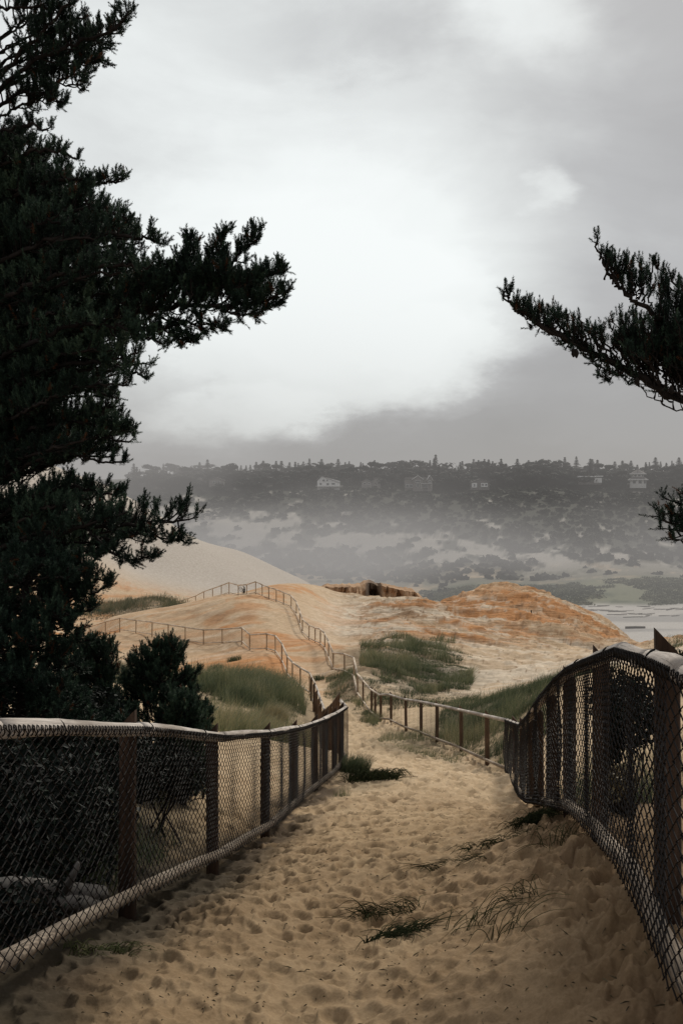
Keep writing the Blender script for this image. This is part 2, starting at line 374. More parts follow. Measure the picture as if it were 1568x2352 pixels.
# ground colours (albedo, with foreground and right-bank shade painted in)
SH = X.shape
V_ = HY - Z / D * F                                   # where each ground point is found in elevation
def mixm(c, new, m):
    return c * (1 - m[..., None]) + np.asarray(new) * m[..., None]
n1 = fbm(X * .35, Y * .35, 4); n2 = fbm(X * 1.7, Y * 1.7, 4, .6, 7.); nst = fbm(X * 0.07 + 5, Y * 0.45 + X * .06, 5, .6, 4.)
nsm = fbm(X * .06, Y * .06, 4, .55, 3.)
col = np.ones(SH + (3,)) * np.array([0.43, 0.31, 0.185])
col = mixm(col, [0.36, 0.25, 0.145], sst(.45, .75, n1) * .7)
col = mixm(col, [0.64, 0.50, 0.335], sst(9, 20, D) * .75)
col *= (0.74 + .26 * sst(4, 13, D))[..., None]  # sand nearest the viewpoint darkened, foreground shade put into its colour
# sandstone zone
rock = sst(50, 60, D) * (1 - sst(160, 200, D))
base_rock = np.array([0.60, 0.455, 0.305])
sz = Z * 1.1 + fbm(X * .05, Y * .09, 4, .6, 2.) * 7 + X * .015
band = fbm(sz * 1.1 + fbm(X * .12, Y * .12, 4, .6, 81.) * 3, X * .06 + Y * .01, 5, .65, 1.5)
col = mixm(col, base_rock, rock)
def blob(cu, cv, ru, rv, p=2): return np.exp(-(((U - cu) / ru) ** 2 + ((V_ - cv) / rv) ** 2) ** (p / 2))
fr_ = (Z / .75 + (fbm(X * .07, Y * .12, 4, .6, 33.) - .5) * 7) % 1.0
orange = np.clip(sst(.35, .55, fbm(X * .07, Y * .1, 4, .6, 101.)) * .55 * blob(1040, 1428, 300, 52, 4) + sst(.5, .60, band) * 0.7 * sst(.35, .6, n1) + sst(.50, .60, fbm(X * .09, Y * .14, 5, .62, 91.)) * .8 * sst(1500, 1450, V_) * sst(700, 800, U) + sst(.50, .62, nst) * 0.35 + blob(1100, 1410, 260, 45) * .75 * sst(.3, .6, nst) + blob(560, 1545, 130, 40) * 1.3 * sst(.3, .55, fbm(X * .12, Y * .4, 4, .6, 44.)) + blob(1250, 1400, 140, 25) * .4 - sst(1470, 1510, V_) * sst(780, 860, U) * .8 - blob(700, 1400, 80, 60) * .4, 0, 1) * rock
col = mixm(col, [0.56, 0.265, 0.105], orange * .92)
brown = np.clip(blob(940, 1405, 110, 16) * .9 + blob(480, 1410, 170, 20) * .55 * sst(.4, .6, n1) + blob(420, 1475, 200, 22) * .35 + sst(.62, .72, n2) * .2, 0, 1) * rock
col = mixm(col, [0.27, 0.175, 0.105], brown)
rb = .25 + .75 * sst(730, 860, U)
pale = np.clip(sst(.56, .68, fbm(X * .08 + 40, Y * .5, 5, .6)) * .7 * (rb * .7 + .3) + sst(.42, .33, band) * .7 * rb - blob(570, 1550, 120, 35) * .6 + blob(790, 1420, 70, 50) * .6 + blob(480, 1545, 60, 14) * .6 + blob(1200, 1550, 260, 40) * .35, 0, 1) * rock
col = mixm(col, [0.70, 0.60, 0.47], pale)
col = mixm(col, [0.36, 0.19, 0.09], rock * sst(740, 860, U) * sst(70, 90, D) * sst(.7, .85, fr_) * sst(1.0, .9, fr_) * sst(.42, .6, n2) * .7)
crk = np.maximum(sst(.05, .0, np.abs(((nst * 9) % 1.0) - .5)), sst(.035, .0, np.abs(((band * 7) % 1.0) - .5))) * rock * sst(.4, .6, n2) * sst(720, 860, U)
col = mixm(col, [0.22, 0.13, 0.07], crk * .85)
# pale great dune
dune = sst(150, 200, D) * (1 - sst(395, 400, D) * 1) * (1 - sst(760, 900, U))
col = mixm(col, [0.56, 0.51, 0.45], sst(150, 200, D) * (1 - sst(400, 410, D)))
# beach
col = mixm(col, [0.58, 0.56, 0.53], sst(180, 220, D) * (1 - sst(405, 420, D)) * sst(880, 1000, U))
wet = sst(.5, .6, fbm(X * .012, Y * .05, 3)) * sst(240, 260, D) * (1 - sst(370, 390, D)) * sst(900, 1000, U)
col = mixm(col, [0.34, 0.335, 0.33], wet * .7)
# vegetation on ground
vegn = fbm(X * .05, Y * .03, 5, .6, 1.)
vf2 = fbm(X * .05, Y * .05, 5, .6, 15.)
valley = sst(395, 410, D) * (1 - sst(535, 575, D)) * sst(.33, .46, vf2)
col = mixm(col, [0.15, 0.165, 0.125], valley * .85)
fored = sst(398, 412, D) * (1 - sst(470, 510, D)) * np.maximum(sst(.36, .46, fbm(X * .03, Y * .05, 4, .6, 2.)), sst(1000, 1150, U))
col = mixm(col, mixm(np.ones(SH + (3,)) * [0.10, 0.125, 0.085], [0.22, 0.235, 0.16], sst(.4, .6, fbm(X * .04, Y * .08, 5, .6, 5.))), fored * .9)
hill = sst(480, 520, D)
col0 = col.copy()
vfine = fbm(X * .09, Y * .05, 6, .62, 1.)
def bareness(u, v, nf, nc):
    c_ = np.interp(u, [300, 450, 560, 700, 850, 1000, 1150, 1300, 1450, 1700], [1190, 1205, 1215, 1230, 1245, 1262, 1275, 1290, 1310, 1330])
    hw = np.interp(u, [300, 560, 800, 1000, 1150, 1300, 1568], [30, 52, 45, 38, 40, 46, 30])
    k = np.exp(-((v - c_) / hw) ** 2)
    return sst(.50, .60, nf * .6 + nc * .4 + k * .20 - .10)
hv = 1 - bareness(U, V_, vfine, vegn) * .72
col = mixm(col, [0.70, 0.66, 0.60], hill)
col = mixm(col, [0.055, 0.060, 0.045], hill * hv)
flat_ = (1 - sst(520, 560, D)) * sst(480, 500, D)
col = mixm(col, col0 * .9, flat_ * .7)
vleft = sst(850, 700, U) * sst(300, 340, D) * (1 - sst(470, 500, D))
col = mixm(col, [0.30, 0.29, 0.26], vleft * sst(.45, .6, vegn))
# dark soil under plants near the fences
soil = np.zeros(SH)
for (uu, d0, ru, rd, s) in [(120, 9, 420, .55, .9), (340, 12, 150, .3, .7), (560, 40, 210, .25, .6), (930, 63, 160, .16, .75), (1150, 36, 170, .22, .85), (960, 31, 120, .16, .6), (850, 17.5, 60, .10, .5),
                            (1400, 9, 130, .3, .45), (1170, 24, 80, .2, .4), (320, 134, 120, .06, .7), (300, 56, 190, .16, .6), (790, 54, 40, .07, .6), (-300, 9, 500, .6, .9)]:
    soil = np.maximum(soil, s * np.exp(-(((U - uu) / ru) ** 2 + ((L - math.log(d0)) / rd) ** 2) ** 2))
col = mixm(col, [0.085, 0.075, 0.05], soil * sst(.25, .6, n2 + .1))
# litter darkening at the left fence foot; shade painted as brown, plus dark crumbs, on the right bank
bank_shade = sst(-.35, .7, X - np.interp(Y, [2, 5, 8, 14], [0.25, 0.5, 1.05, 2.1]) + (n2 - .5) * .8) * (1 - sst(10, 14, Y))
col = mixm(col, [0.20, 0.135, 0.08], np.clip(bank_shade * .6 + bank * sst(.45, .6, n2) * .5, 0, .9))
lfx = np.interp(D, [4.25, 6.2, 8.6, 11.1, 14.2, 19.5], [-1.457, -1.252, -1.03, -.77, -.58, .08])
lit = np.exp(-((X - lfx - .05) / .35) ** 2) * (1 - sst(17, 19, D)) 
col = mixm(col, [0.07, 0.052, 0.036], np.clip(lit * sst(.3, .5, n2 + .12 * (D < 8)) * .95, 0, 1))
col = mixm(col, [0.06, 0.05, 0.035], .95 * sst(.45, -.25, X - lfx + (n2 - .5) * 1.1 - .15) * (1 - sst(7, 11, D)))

m, nt, b, out = nmat('dune_ground')
at = N(nt, 'ShaderNodeAttribute', attribute_name='col')
tc = N(nt, 'ShaderNodeTexCoord')
g1 = N(nt, 'ShaderNodeTexNoise', Scale=60.0, Detail=6.0, Roughness=.7); nt.links.new(tc.outputs['Object'], g1.inputs['Vector'])
g2 = N(nt, 'ShaderNodeTexNoise', Scale=2.2, Detail=8.0, Roughness=.65); nt.links.new(tc.outputs['Object'], g2.inputs['Vector'])
mp = N(nt, 'ShaderNodeMapping'); mp.inputs['Scale'].default_value = (.35, 1.6, 5.0); nt.links.new(tc.outputs['Object'], mp.inputs[0])
g3 = N(nt, 'ShaderNodeTexNoise', Scale=1.0, Detail=9.0, Roughness=.7, Distortion=.4); nt.links.new(mp.outputs[0], g3.inputs['Vector'])
c = mixc(nt, at.outputs['Color'], ramp(nt, [(.3, (.80, .78, .75)), (.7, (1.15, 1.15, 1.15))], g1.outputs[0]).outputs[0], 1.0, 'MULTIPLY')
c = mixc(nt, c, ramp(nt, [(.3, (.78, .74, .70)), (.65, (1.12, 1.13, 1.15))], g2.outputs[0]).outputs[0], 1.0, 'MULTIPLY')
c3 = mixc(nt, c, ramp(nt, [(.3, (.72, .64, .56)), (.5, (1, 1, 1)), (.7, (1.18, 1.2, 1.22))], g3.outputs[0]).outputs[0], 1.0, 'MULTIPLY')
c = mixc(nt, c, c3, at.outputs['Alpha'])
nt.links.new(c, b.inputs['Base Color']); b.inputs['Roughness'].default_value = .95; b.inputs['Specular IOR Level'].default_value = .08
bn = N(nt, 'ShaderNodeBump', Strength=.45, Distance=.01); nt.links.new(g1.outputs[0], bn.inputs['Height'])
bn2 = N(nt, 'ShaderNodeBump', Strength=.8, Distance=.3); nt.links.new(at.outputs['Alpha'], bn2.inputs['Strength']); nt.links.new(g3.outputs[0], bn2.inputs['Height']); nt.links.new(bn.outputs[0], bn2.inputs['Normal'])
nt.links.new(bn2.outputs[0], b.inputs['Normal'])
M_GROUND = m
nr, nc = SH
I = (np.arange(nr - 1)[:, None] * nc + np.arange(nc - 1)[None, :])
Q = np.stack([I, I + 1, I + nc + 1, I + nc], -1).reshape(-1, 4)
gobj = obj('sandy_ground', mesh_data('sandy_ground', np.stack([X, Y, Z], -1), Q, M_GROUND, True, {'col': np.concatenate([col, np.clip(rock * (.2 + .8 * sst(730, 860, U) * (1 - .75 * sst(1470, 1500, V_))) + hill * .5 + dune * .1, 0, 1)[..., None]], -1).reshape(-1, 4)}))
tag(gobj, kind='structure')
# ground that carries on behind and beside the viewpoint
bx = np.array([[-400, -400, 2.0], [400, -400, -30.0], [400, 1.2, -24], [2.2, 1.2, -1.70], [-2.2, 1.2, -1.70], [-400, 1.2, 1]])
bobj = obj('ground_behind', mesh_data('ground_behind', bx, np.array([[0, 1, 2, 3, 4, 5]]), M_GROUND, False, {'col': np.tile([.36, .27, .18, 0], (6, 1))}))
tag(bobj, kind='structure')

# ------------------------------------------------------------------ fences
def world_nodes(L):
    T = np.array([P(u, t, d) for u, d, t, b in L]); B = np.array([P(u, b, d) for u, d, t, b in L])
    return T, B
def rail_part(a, b, r, mat, parent, name, n=12, step=.12, over=.03):
    a = np.asarray(a, float); b = np.asarray(b, float); L = np.linalg.norm(b - a)
    dirv = (b - a) / L; a = a - dirv * over; b = b + dirv * over
    m_ = max(2, int(L / step)); t = np.linspace(0, 1, m_ + 1)[:, None]
    pts = a + (b - a) * t
    ph = random.uniform(0, 6)
    if m_ > 3:
        pts[:, 2] += 0.012 * np.sin(t[:, 0] * 3.1 + ph) * np.sin(t[:, 0] * math.pi); pts[:, 0] += 0.008 * np.sin(t[:, 0] * 5 + ph) * np.sin(t[:, 0] * math.pi)
    rr = r * (1.04 - .10 * t[:, 0]) * (1 + .03 * np.sin(t[:, 0] * 9 + ph))
    mb = MB(); mb.tube(pts, rr, n=n, rough=.02 if m_ > 3 else 0)
    return mb.build(name, mat, parent, smooth=True)
def post_part(pos, h, w, towards, mat, parent, slant=1.15, sides=8, lean=(0, 0)):
    """post standing at pos (ground), total height h to the low side of a slanting cut top; high side faces 'towards'"""
    towards = np.asarray(towards, float); towards /= np.linalg.norm(towards)
    n_ = 12; a = np.arange(n_) / n_ * 2 * math.pi + math.pi / n_
    sq = np.stack([np.cos(a), np.sin(a)], 1); sq = np.sign(sq) * np.abs(sq) ** .62
    sq = sq / np.abs(sq).max() * w / 2
    an = math.atan2(towards[1], towards[0]); R = np.array([[math.cos(an), -math.sin(an)], [math.sin(an), math.cos(an)]])
    rs = sq @ R.T
    zs = np.concatenate([[-.35], np.linspace(0, h - .02, 6)])
    V = []; UV = []
    for z in zs:
        k = 1 + .03 * math.sin(z * 5 + pos[0] * 9)
        V.append(np.stack([rs[:, 0] * k + lean[0] * z, rs[:, 1] * k + lean[1] * z, np.full(n_, z)], 1)); UV.append(np.stack([np.arange(n_) / n_, np.full(n_, z)], 1))
    zt = h + (sq[:, 0] + w / 2) * slant
    V.append(np.stack([rs[:, 0] + lean[0] * h, rs[:, 1] + lean[1] * h, zt], 1)); UV.append(np.stack([np.arange(n_) / n_, zt], 1))
    V = np.concatenate(V) + np.asarray(pos); UV = np.concatenate(UV)
    m_ = len(zs) + 1; i = np.arange(m_ - 1)[:, None] * n_; j = np.arange(n_)[None, :]; k = (j + 1) % n_
    Q = np.stack([i + j, i + k, i + n_ + k, i + n_ + j], -1).reshape(-1, 4)
    mb = MB(); mb.add(V, Q=Q, UV=UV)
    me_c = V[-n_:].mean(0)
    mb.add(np.concatenate([V[-n_:], [me_c]]), T=[[q, (q + 1) % n_, n_] for q in range(n_)], UV=np.concatenate([UV[-n_:] + .3, [[.5, .5]]]))
    return mb.build('post', mat, parent, smooth=False)
def chain_link(T, B, side, pitch, vstep, r, off, mat, parent, name, top=-.02, bot=1.04, fold=None, s0=0, s1=None, ns=4):
    seg = np.linalg.norm(np.diff(T[:, :2], axis=0), axis=1); S = np.concatenate([[0], np.cumsum(seg)])
    s1 = S[-1] if s1 is None else s1
    def at(arr, s): return np.stack([np.interp(s, S, arr[:, i]) for i in range(3)], -1)
    tang = np.diff(T[:, :2], axis=0) / seg[:, None]; nodeT = np.concatenate([tang[:1], (tang[1:] + tang[:-1]), tang[-1:]]); nodeT /= np.linalg.norm(nodeT, axis=1)[:, None]
    ks = np.arange(int(s0 / pitch), int(s1 / pitch))
    nrow = int(1.06 / vstep); j = np.arange(nrow + 1); t = top + (bot - top) * j / nrow
    zig = np.where(j % 2 == 0, -.5, .5)[None, :] * np.where(ks % 2 == 0, 1, -1)[:, None]
    s = (ks[:, None] + .5) * pitch + zig * pitch * 1.02
    s = s + (rng.normal(0, pitch * .05, s.shape))
    tt = np.broadcast_to(t, s.shape)
    sc = np.clip(s, 0, S[-1])
    p = at(T, sc) * (1 - tt[..., None]) + at(B, sc) * tt[..., None]
    tv = np.stack([np.interp(sc, S, nodeT[:, 0]), np.interp(sc, S, nodeT[:, 1])], -1); tv /= np.linalg.norm(tv, axis=-1)[..., None]
    nv = np.stack([-tv[..., 1], tv[..., 0], np.zeros_like(tv[..., 0])], -1) * side
    o = off + zig * 2 * r * .8
    o = o + .012 * np.sin(s * 7.0) * np.sin(np.clip(tt, 0, 1) * math.pi)
    if fold is not None: o = o + fold(s, np.clip(tt, 0, 1))
    p = p + nv * o[..., None]
    p[..., 2] += rng.normal(0, .003, s.shape)
    W_, R_ = p.shape[:2]
    # ring around each node
    tn = np.gradient(p, axis=1); tn /= np.linalg.norm(tn, axis=-1)[..., None] + 1e-9
    a1 = np.cross(tn, nv); a1 /= np.linalg.norm(a1, axis=-1)[..., None] + 1e-9
    angs = np.arange(ns) / ns * 2 * math.pi
    if ns == 2:
        V = np.stack([p + a1 * r, p - a1 * r], 2)
    else:
        V = p[:, :, None, :] + r * (np.cos(angs)[:, None] * a1[:, :, None, :] + np.sin(angs)[:, None] * nv[:, :, None, :])
    V = V.reshape(-1, 3)
    i = (np.arange(W_)[:, None] * R_ + np.arange(R_ - 1)[None, :]).reshape(-1)[:, None] * ns
    jj = np.arange(ns if ns > 2 else 1)[None, :]; kk = (jj + 1) % ns
    Q = np.stack([i + jj, i + kk, i + ns + kk, i + ns + jj], -1).reshape(-1, 4)
    me = mesh_data(name, V, [Q], mat, False, {'tone': np.repeat(rng.random(W_), R_ * ns)})
    return obj(name, me, parent)
def ties(T, side, rr, mat, parent, s0, s1, step):
    """wire ends hooked over the top rail"""
    seg = np.linalg.norm(np.diff(T[:, :2], axis=0), axis=1); S = np.concatenate([[0], np.cumsum(seg)])
    mb = MB()
    s = s0
    k = 0
    while s < s1:
        c = np.array([np.interp(s, S, T[:, i]) for i in range(3)]); c2 = np.array([np.interp(s + .01, S, T[:, i]) for i in range(3)])
        tv = (c2 - c); tv /= np.linalg.norm(tv); nv = np.array([-tv[1], tv[0], 0]) * side; nv /= np.linalg.norm(nv)
        big = (k % 31 == 5)
        a0, a1 = (-1.0, 1.35) if big else (-.7, .4)
        an = np.linspace(a0, a1, 7); R = rr + .006
        pts = [c + nv * math.cos(a) * R + np.array([0, 0, 1]) * math.sin(a) * R + tv * (.009 * math.sin((a - a0) / (a1 - a0) * math.pi * 2)) for a in an]
        if not big: pts += [c + nv * (R * math.cos(a)) + np.array([0, 0, 1]) * math.sin(a) * R + tv * .018 for a in (.3, -.1)]
        mb.tube(np.array(pts), .0045 if big else .0034, n=4, cap=False, tone=random.random())
        s += step; k += 1
    return mb.build('wire_tie', mat, parent)

RAIL_R = .042
def build_fence(L, side, label, wr, posts, mesh_side_fold, s_near, s_mid, name='chain_link_fence', extra_posts=()):
    T, B = world_nodes(L)
    base = np.array([T[0][0], T[0][1], B[0][2] - .15])
    root = empty(name, (0, 0, 0), label, 'fence')
    for i in range(len(L) - 1):
        d = (L[i][1] + L[i + 1][1]) / 2
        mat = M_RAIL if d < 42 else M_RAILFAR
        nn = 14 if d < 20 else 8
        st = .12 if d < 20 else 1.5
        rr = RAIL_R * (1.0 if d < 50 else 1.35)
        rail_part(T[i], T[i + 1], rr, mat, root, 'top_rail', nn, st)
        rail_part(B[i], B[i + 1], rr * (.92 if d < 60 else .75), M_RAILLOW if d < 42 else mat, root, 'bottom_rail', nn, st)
    # posts on the outer side of the rails
    seg = T[:, :2]
    for (u, d, dz) in posts:
        # nearest place on the rail line
        best = None
        p = np.array([(u - HX) / F * d, d])
        for i in range(len(T) - 1):
            a, b_ = T[i][:2], T[i + 1][:2]; t = np.clip(np.dot(p - a, b_ - a) / np.dot(b_ - a, b_ - a), 0, 1); q = a + (b_ - a) * t
            dd = np.linalg.norm(p - q)
            if best is None or dd < best[0]: best = (dd, i, t, q)
        _, i, t, q = best
        tv = (T[i + 1] - T[i])[:2]; tv /= np.linalg.norm(tv)
        outn = -np.array([-tv[1], tv[0]]) * side
        zt = T[i][2] * (1 - t) + T[i + 1][2] * t
        zg = B[i][2] * (1 - t) + B[i + 1][2] * t - .15
        far = d > 48
        w = .10 if not far else .085
        pos = np.array([q[0] + outn[0] * (w / 2 + RAIL_R * .75), q[1] + outn[1] * (w / 2 + RAIL_R * .75), zg])
        if far: pos[:2] = q + outn * .02
        h = zt - zg + .012 + dz if not far else zt - zg + .02
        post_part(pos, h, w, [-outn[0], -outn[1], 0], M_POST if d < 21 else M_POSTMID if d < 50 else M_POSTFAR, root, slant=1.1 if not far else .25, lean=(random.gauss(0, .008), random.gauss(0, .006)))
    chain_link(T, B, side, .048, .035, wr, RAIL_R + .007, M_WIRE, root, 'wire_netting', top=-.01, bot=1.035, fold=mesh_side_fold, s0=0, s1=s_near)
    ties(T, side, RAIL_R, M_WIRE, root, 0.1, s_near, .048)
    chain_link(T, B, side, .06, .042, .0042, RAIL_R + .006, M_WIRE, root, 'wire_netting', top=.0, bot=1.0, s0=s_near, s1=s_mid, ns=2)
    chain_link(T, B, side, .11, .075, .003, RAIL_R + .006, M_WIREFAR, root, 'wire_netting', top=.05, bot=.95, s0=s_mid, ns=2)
    return root

lposts = [(-300, 3.4, 0), (322, 6.2, 0), (510, 8.6, 0), (625, 11.1, 0), (690, 14.0, 0), (736, 16.4, 0), (757, 17.5, 0), (776, 18.6, 0), (792, 19.4, 0), (782, 21.2, .06), (775, 22.6, .04), (766, 24.3, 0), (757, 26.2, 0), (748, 28.6, 0), (742, 31.5, 0), (738, 34.5, 0),
          (733, 38, 0), (726, 42, 0), (719, 46.5, 0), (712, 52, 0)] + [(u, d, 0) for u, d, t, b in LF if d > 53]
rposts = [(1990, 2.0, 0), (1488, 4.1, 0), (1346, 6.45, 0), (1283, 8.1, 0), (1246, 9.7, 0), (1222, 11.4, 0), (1206, 13.2, 0), (1188, 15.8, 0), (1174, 18.3, 0), (1110, 22.9, 0), (1052, 26.6, 0), (997, 29.7, 0), (961, 33, 0), (927, 36, 0), (893, 40, 0), (870, 42, 0),
          (858, 43.8, 0), (849, 45, 0)] + [(u, d, 0) for u, d, t, b in RF if d > 46]
Tl, Bl = world_nodes(LF); Sl = np.concatenate([[0], np.cumsum(np.linalg.norm(np.diff(Tl[:, :2], axis=0), axis=1))])
Tr, Br = world_nodes(RF); Sr = np.concatenate([[0], np.cumsum(np.linalg.norm(np.diff(Tr[:, :2], axis=0), axis=1))])
build_fence(LF, -1, 'weathered log fence with dark wire netting along the left side of the sandy path', .0031, lposts,
            lambda s, t: .01 * np.sin(s * 3) * np.sin(t * math.pi), Sl[8], Sl[15])
def rfold(s, t):
    a = sst(4.6, 6.5, s) * (1 - sst(Sr[10] - 1, Sr[10], s))
    return a * (.05 * np.sin(s * 2.6 + 1.0) + .012 * np.sin(s * 7)) * np.sin(t * math.pi) ** .7
build_fence(RF, 1, 'weathered log fence with black netting close on the right, winding up to the hilltop', .0030, rposts, rfold, Sr[10], Sr[20])

# ------------------------------------------------------------------ pines
def unit(v): return v / (np.linalg.norm(v, axis=-1, keepdims=True) + 1e-9)
class Pine:
    def __init__(s, mul=1.0): s.wood = MB(); s.sh = []; s.mul = mul          # shoots: pos, dir, length, tone
    def curve(s, pts, k=7):
        pts = np.asarray(pts, float); t = np.linspace(0, len(pts) - 1, (len(pts) - 1) * k + 1)
        # catmull-rom
        o = []
        Pp = np.concatenate([[2 * pts[0] - pts[1]], pts, [2 * pts[-1] - pts[-2]]])
        for tt in t:
            i = min(int(tt), len(pts) - 2); f = tt - i
            a, b_, c_, d_ = Pp[i], Pp[i + 1], Pp[i + 2], Pp[i + 3]
            o.append(.5 * ((2 * b_) + (-a + c_) * f + (2 * a - 5 * b_ + 4 * c_ - d_) * f ** 2 + (-a + 3 * b_ - 3 * c_ + d_) * f ** 3))
        return np.array(o)
    def limb(s, pts, r0=.05, r1=.01, tw=.42, dens=9.0, start=.25, up=.8, tone=.4, taper=.65, bare=0.0, sub=6, shl=.12):
        c = s.curve(pts); m_ = len(c)
        c[1:-1] += rng.normal(0, .012, (m_ - 2, 3))
        s.wood.tube(c, np.linspace(r0 * .62, min(r1, r0 * .4), m_), n=6, tone=random.random())
        L = np.concatenate([[0], np.cumsum(np.linalg.norm(np.diff(c, axis=0), axis=1))])
        nt_ = int(L[-1] * (1 - start) * dens * s.mul)
        for k in range(nt_):
            t = start + (1 - start) * (k + random.random()) / max(nt_, 1)
            p = np.array([np.interp(t * L[-1], L, c[:, i]) for i in range(3)])
            ii = min(int(np.searchsorted(L, t * L[-1])), m_ - 1); tv = unit(c[ii] - c[max(ii - 1, 0)])
            side = rng.normal(0, 1, 3); side -= tv * np.dot(side, tv); side = unit(side)
            if side[2] < 0: side[2] *= .45
            dr = unit(tv * random.uniform(.25, .8) + side + np.array([0, 0, up * .35]))
            ln = tw * random.uniform(.45, 1.1) * (1 - taper * (t - start) / (1 - start))
            e1 = p + dr * ln * .55; e2 = e1 + unit(dr + np.array([0, 0, up])) * ln * .5
            s.wood.tube(s.curve([p, e1, e2], 3), np.linspace(.009, .004, 7), n=4, cap=False, tone=.3)
            if random.random() < bare: continue
            axis = unit(e2 - e1)
            s.shoot(e2, axis, tone, shl)
            for q in range(sub):
                f = random.uniform(.15, 1.0); pp = e1 * (1 - f) + e2 * f
                dd = unit(axis * .5 + rng.normal(0, .42, 3) + np.array([0, 0, up * 1.05]))
                s.shoot(pp + rng.normal(0, .012, 3), dd, tone, shl)
        s.shoot(c[-1], unit(c[-1] - c[-2] + np.array([0, 0, .004])), tone, shl)
    def shoot(s, p, a, tone, shl=.13):
        s.sh.append((*p, *a, shl * random.uniform(.65, 1.3), float(np.clip(tone + rng.normal(0, .17), 0, .9)) if random.random() > .02 else .98))
    def cones(s, places):
        mb = MB()
        for p in places:
            t = np.linspace(0, 1, 6)
            mb.tube([np.array(p) + np.array([0, 0, -.07 * q]) for q in t], .02 * np.sin(.35 + t * 2.6), n=8, rough=.15)
        return mb
    def finish(s, root, nn=70, nl=.036, nw=.0052, spread=1.7, org=None):
        sh = np.array(s.sh); S = len(sh)
        p = sh[:, :3]; a = sh[:, 3:6]; L = sh[:, 6]; tone = sh[:, 7]
        r = unit(rng.normal(0, 1, (S, 3))); u = unit(np.cross(a, r)); v = np.cross(a, u)
        sp = rng.random((S, nn)) ** .8; ph = rng.random((S, nn)) * 6.283
        basep = p[:, None, :] + a[:, None, :] * (sp * L[:, None] - L[:, None] * .35)[..., None]
        rad = u[:, None, :] * np.cos(ph)[..., None] + v[:, None, :] * np.sin(ph)[..., None]
        fw = .55 + .75 * sp ** 2
        dr = unit(a[:, None, :] * fw[..., None] + rad * (spread * (.75 - .25 * sp))[..., None] + rng.normal(0, .12, (S, nn, 3)))
        ln = nl * rng.uniform(.7, 1.15, (S, nn)) * (1 - .35 * sp)
        tip = basep + dr * ln[..., None]
        sd = unit(np.cross(dr, unit(rng.normal(0, 1, (S, nn, 3))))) * nw / 2
        V = np.stack([basep - sd, basep + sd, tip], 2).reshape(-1, 3)
        T = np.arange(len(V)).reshape(-1, 3)
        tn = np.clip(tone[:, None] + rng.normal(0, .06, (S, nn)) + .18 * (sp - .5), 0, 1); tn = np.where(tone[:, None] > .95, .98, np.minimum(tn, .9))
        tn = np.repeat(tn.ravel(), 3)
        if org is not None: V = V - org
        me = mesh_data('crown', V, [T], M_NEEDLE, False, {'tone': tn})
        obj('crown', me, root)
        if org is not None: s.wood.V = [w - org for w in s.wood.V]
        obj('trunk', s.wood.data('trunk', M_BARK, True), root)
        print('pine shoots', S)

TS = []
# --- tall pine on the left ---
pn = Pine(1.45)
gb = G(-90, 10.5)
trunk = [gb - [0, 0, .2], P(-80, 1500, 10.5), P(-60, 1000, 10.4), P(-70, 500, 10.4), P(-30, 100, 10.3), P(-20, -260, 10.2), P(-10, -520, 10.2)]
pn.wood.tube(pn.curve(trunk, 6), np.linspace(.17, .04, 37), n=10, rough=.05)
def tr(v):                                    # point on the trunk at a height
    for i in range(len(trunk) - 1):
        a, b_ = trunk[i], trunk[i + 1]
        za = -(v - HY) / F * 10.4
        if a[2] <= za <= b_[2]: return a + (b_ - a) * (za - a[2]) / (b_[2] - a[2])
    return trunk[-1]
def L2(pn, v0, pts, **kw): pn.limb([tr(v0)] + [P(*q) for q in pts], **kw)
# top group with sky gaps
L2(pn, 240, [(40, 130, 10.2), (110, 60, 10.0), (170, -10, 9.9)], r0=.045, tw=.30, dens=15, start=.3, tone=.22, up=.5)
L2(pn, 260, [(60, 150, 9.9), (160, 105, 9.8), (255, 70, 9.7), (295, 25, 9.7)], r0=.04, tw=.34, dens=18, start=.35, tone=.22, taper=.5, up=.4)
L2(pn, 250, [(80, 160, 10.5), (170, 150, 10.5), (235, 140, 10.4)], r0=.03, tw=.32, dens=18, start=.3, tone=.22, up=.4)
L2(pn, 0, [(60, -30, 10.3), (150, -60, 10.2), (240, -40, 10.1)], r0=.03, tw=.32, dens=16, tone=.22)
L2(pn, 60, [(0, 20, 10.3), (60, 15, 10.0), (120, 20, 10)], r0=.03, tw=.26, dens=15, tone=.22)
L2(pn, 300, [(30, 220, 10.2), (90, 215, 10), (145, 235, 9.9)], r0=.03, tw=.32, dens=18, tone=.22)
L2(pn, 330, [(10, 300, 9.6), (60, 290, 9.5), (110, 300, 9.5)], r0=.03, tw=.30, dens=13, tone=.25)
L2(pn, 420, [(40, 360, 9.7), (110, 345, 9.5), (175, 365, 9.5)], r0=.035, tw=.26, dens=14, tone=.4)
L2(pn, 520, [(60, 440, 9.7), (160, 410, 9.5), (235, 425, 9.5), (280, 410, 9.4)], r0=.04, tw=.34, dens=15, tone=.4)
L2(pn, 600, [(80, 510, 9.6), (200, 480, 9.4), (290, 500, 9.3)], r0=.04, tw=.38, dens=15, tone=.4)
L2(pn, 640, [(80, 560, 9.3), (220, 540, 9.2), (330, 545, 9.1), (370, 560, 9.1)], r0=.04, tw=.36, dens=15, tone=.38)
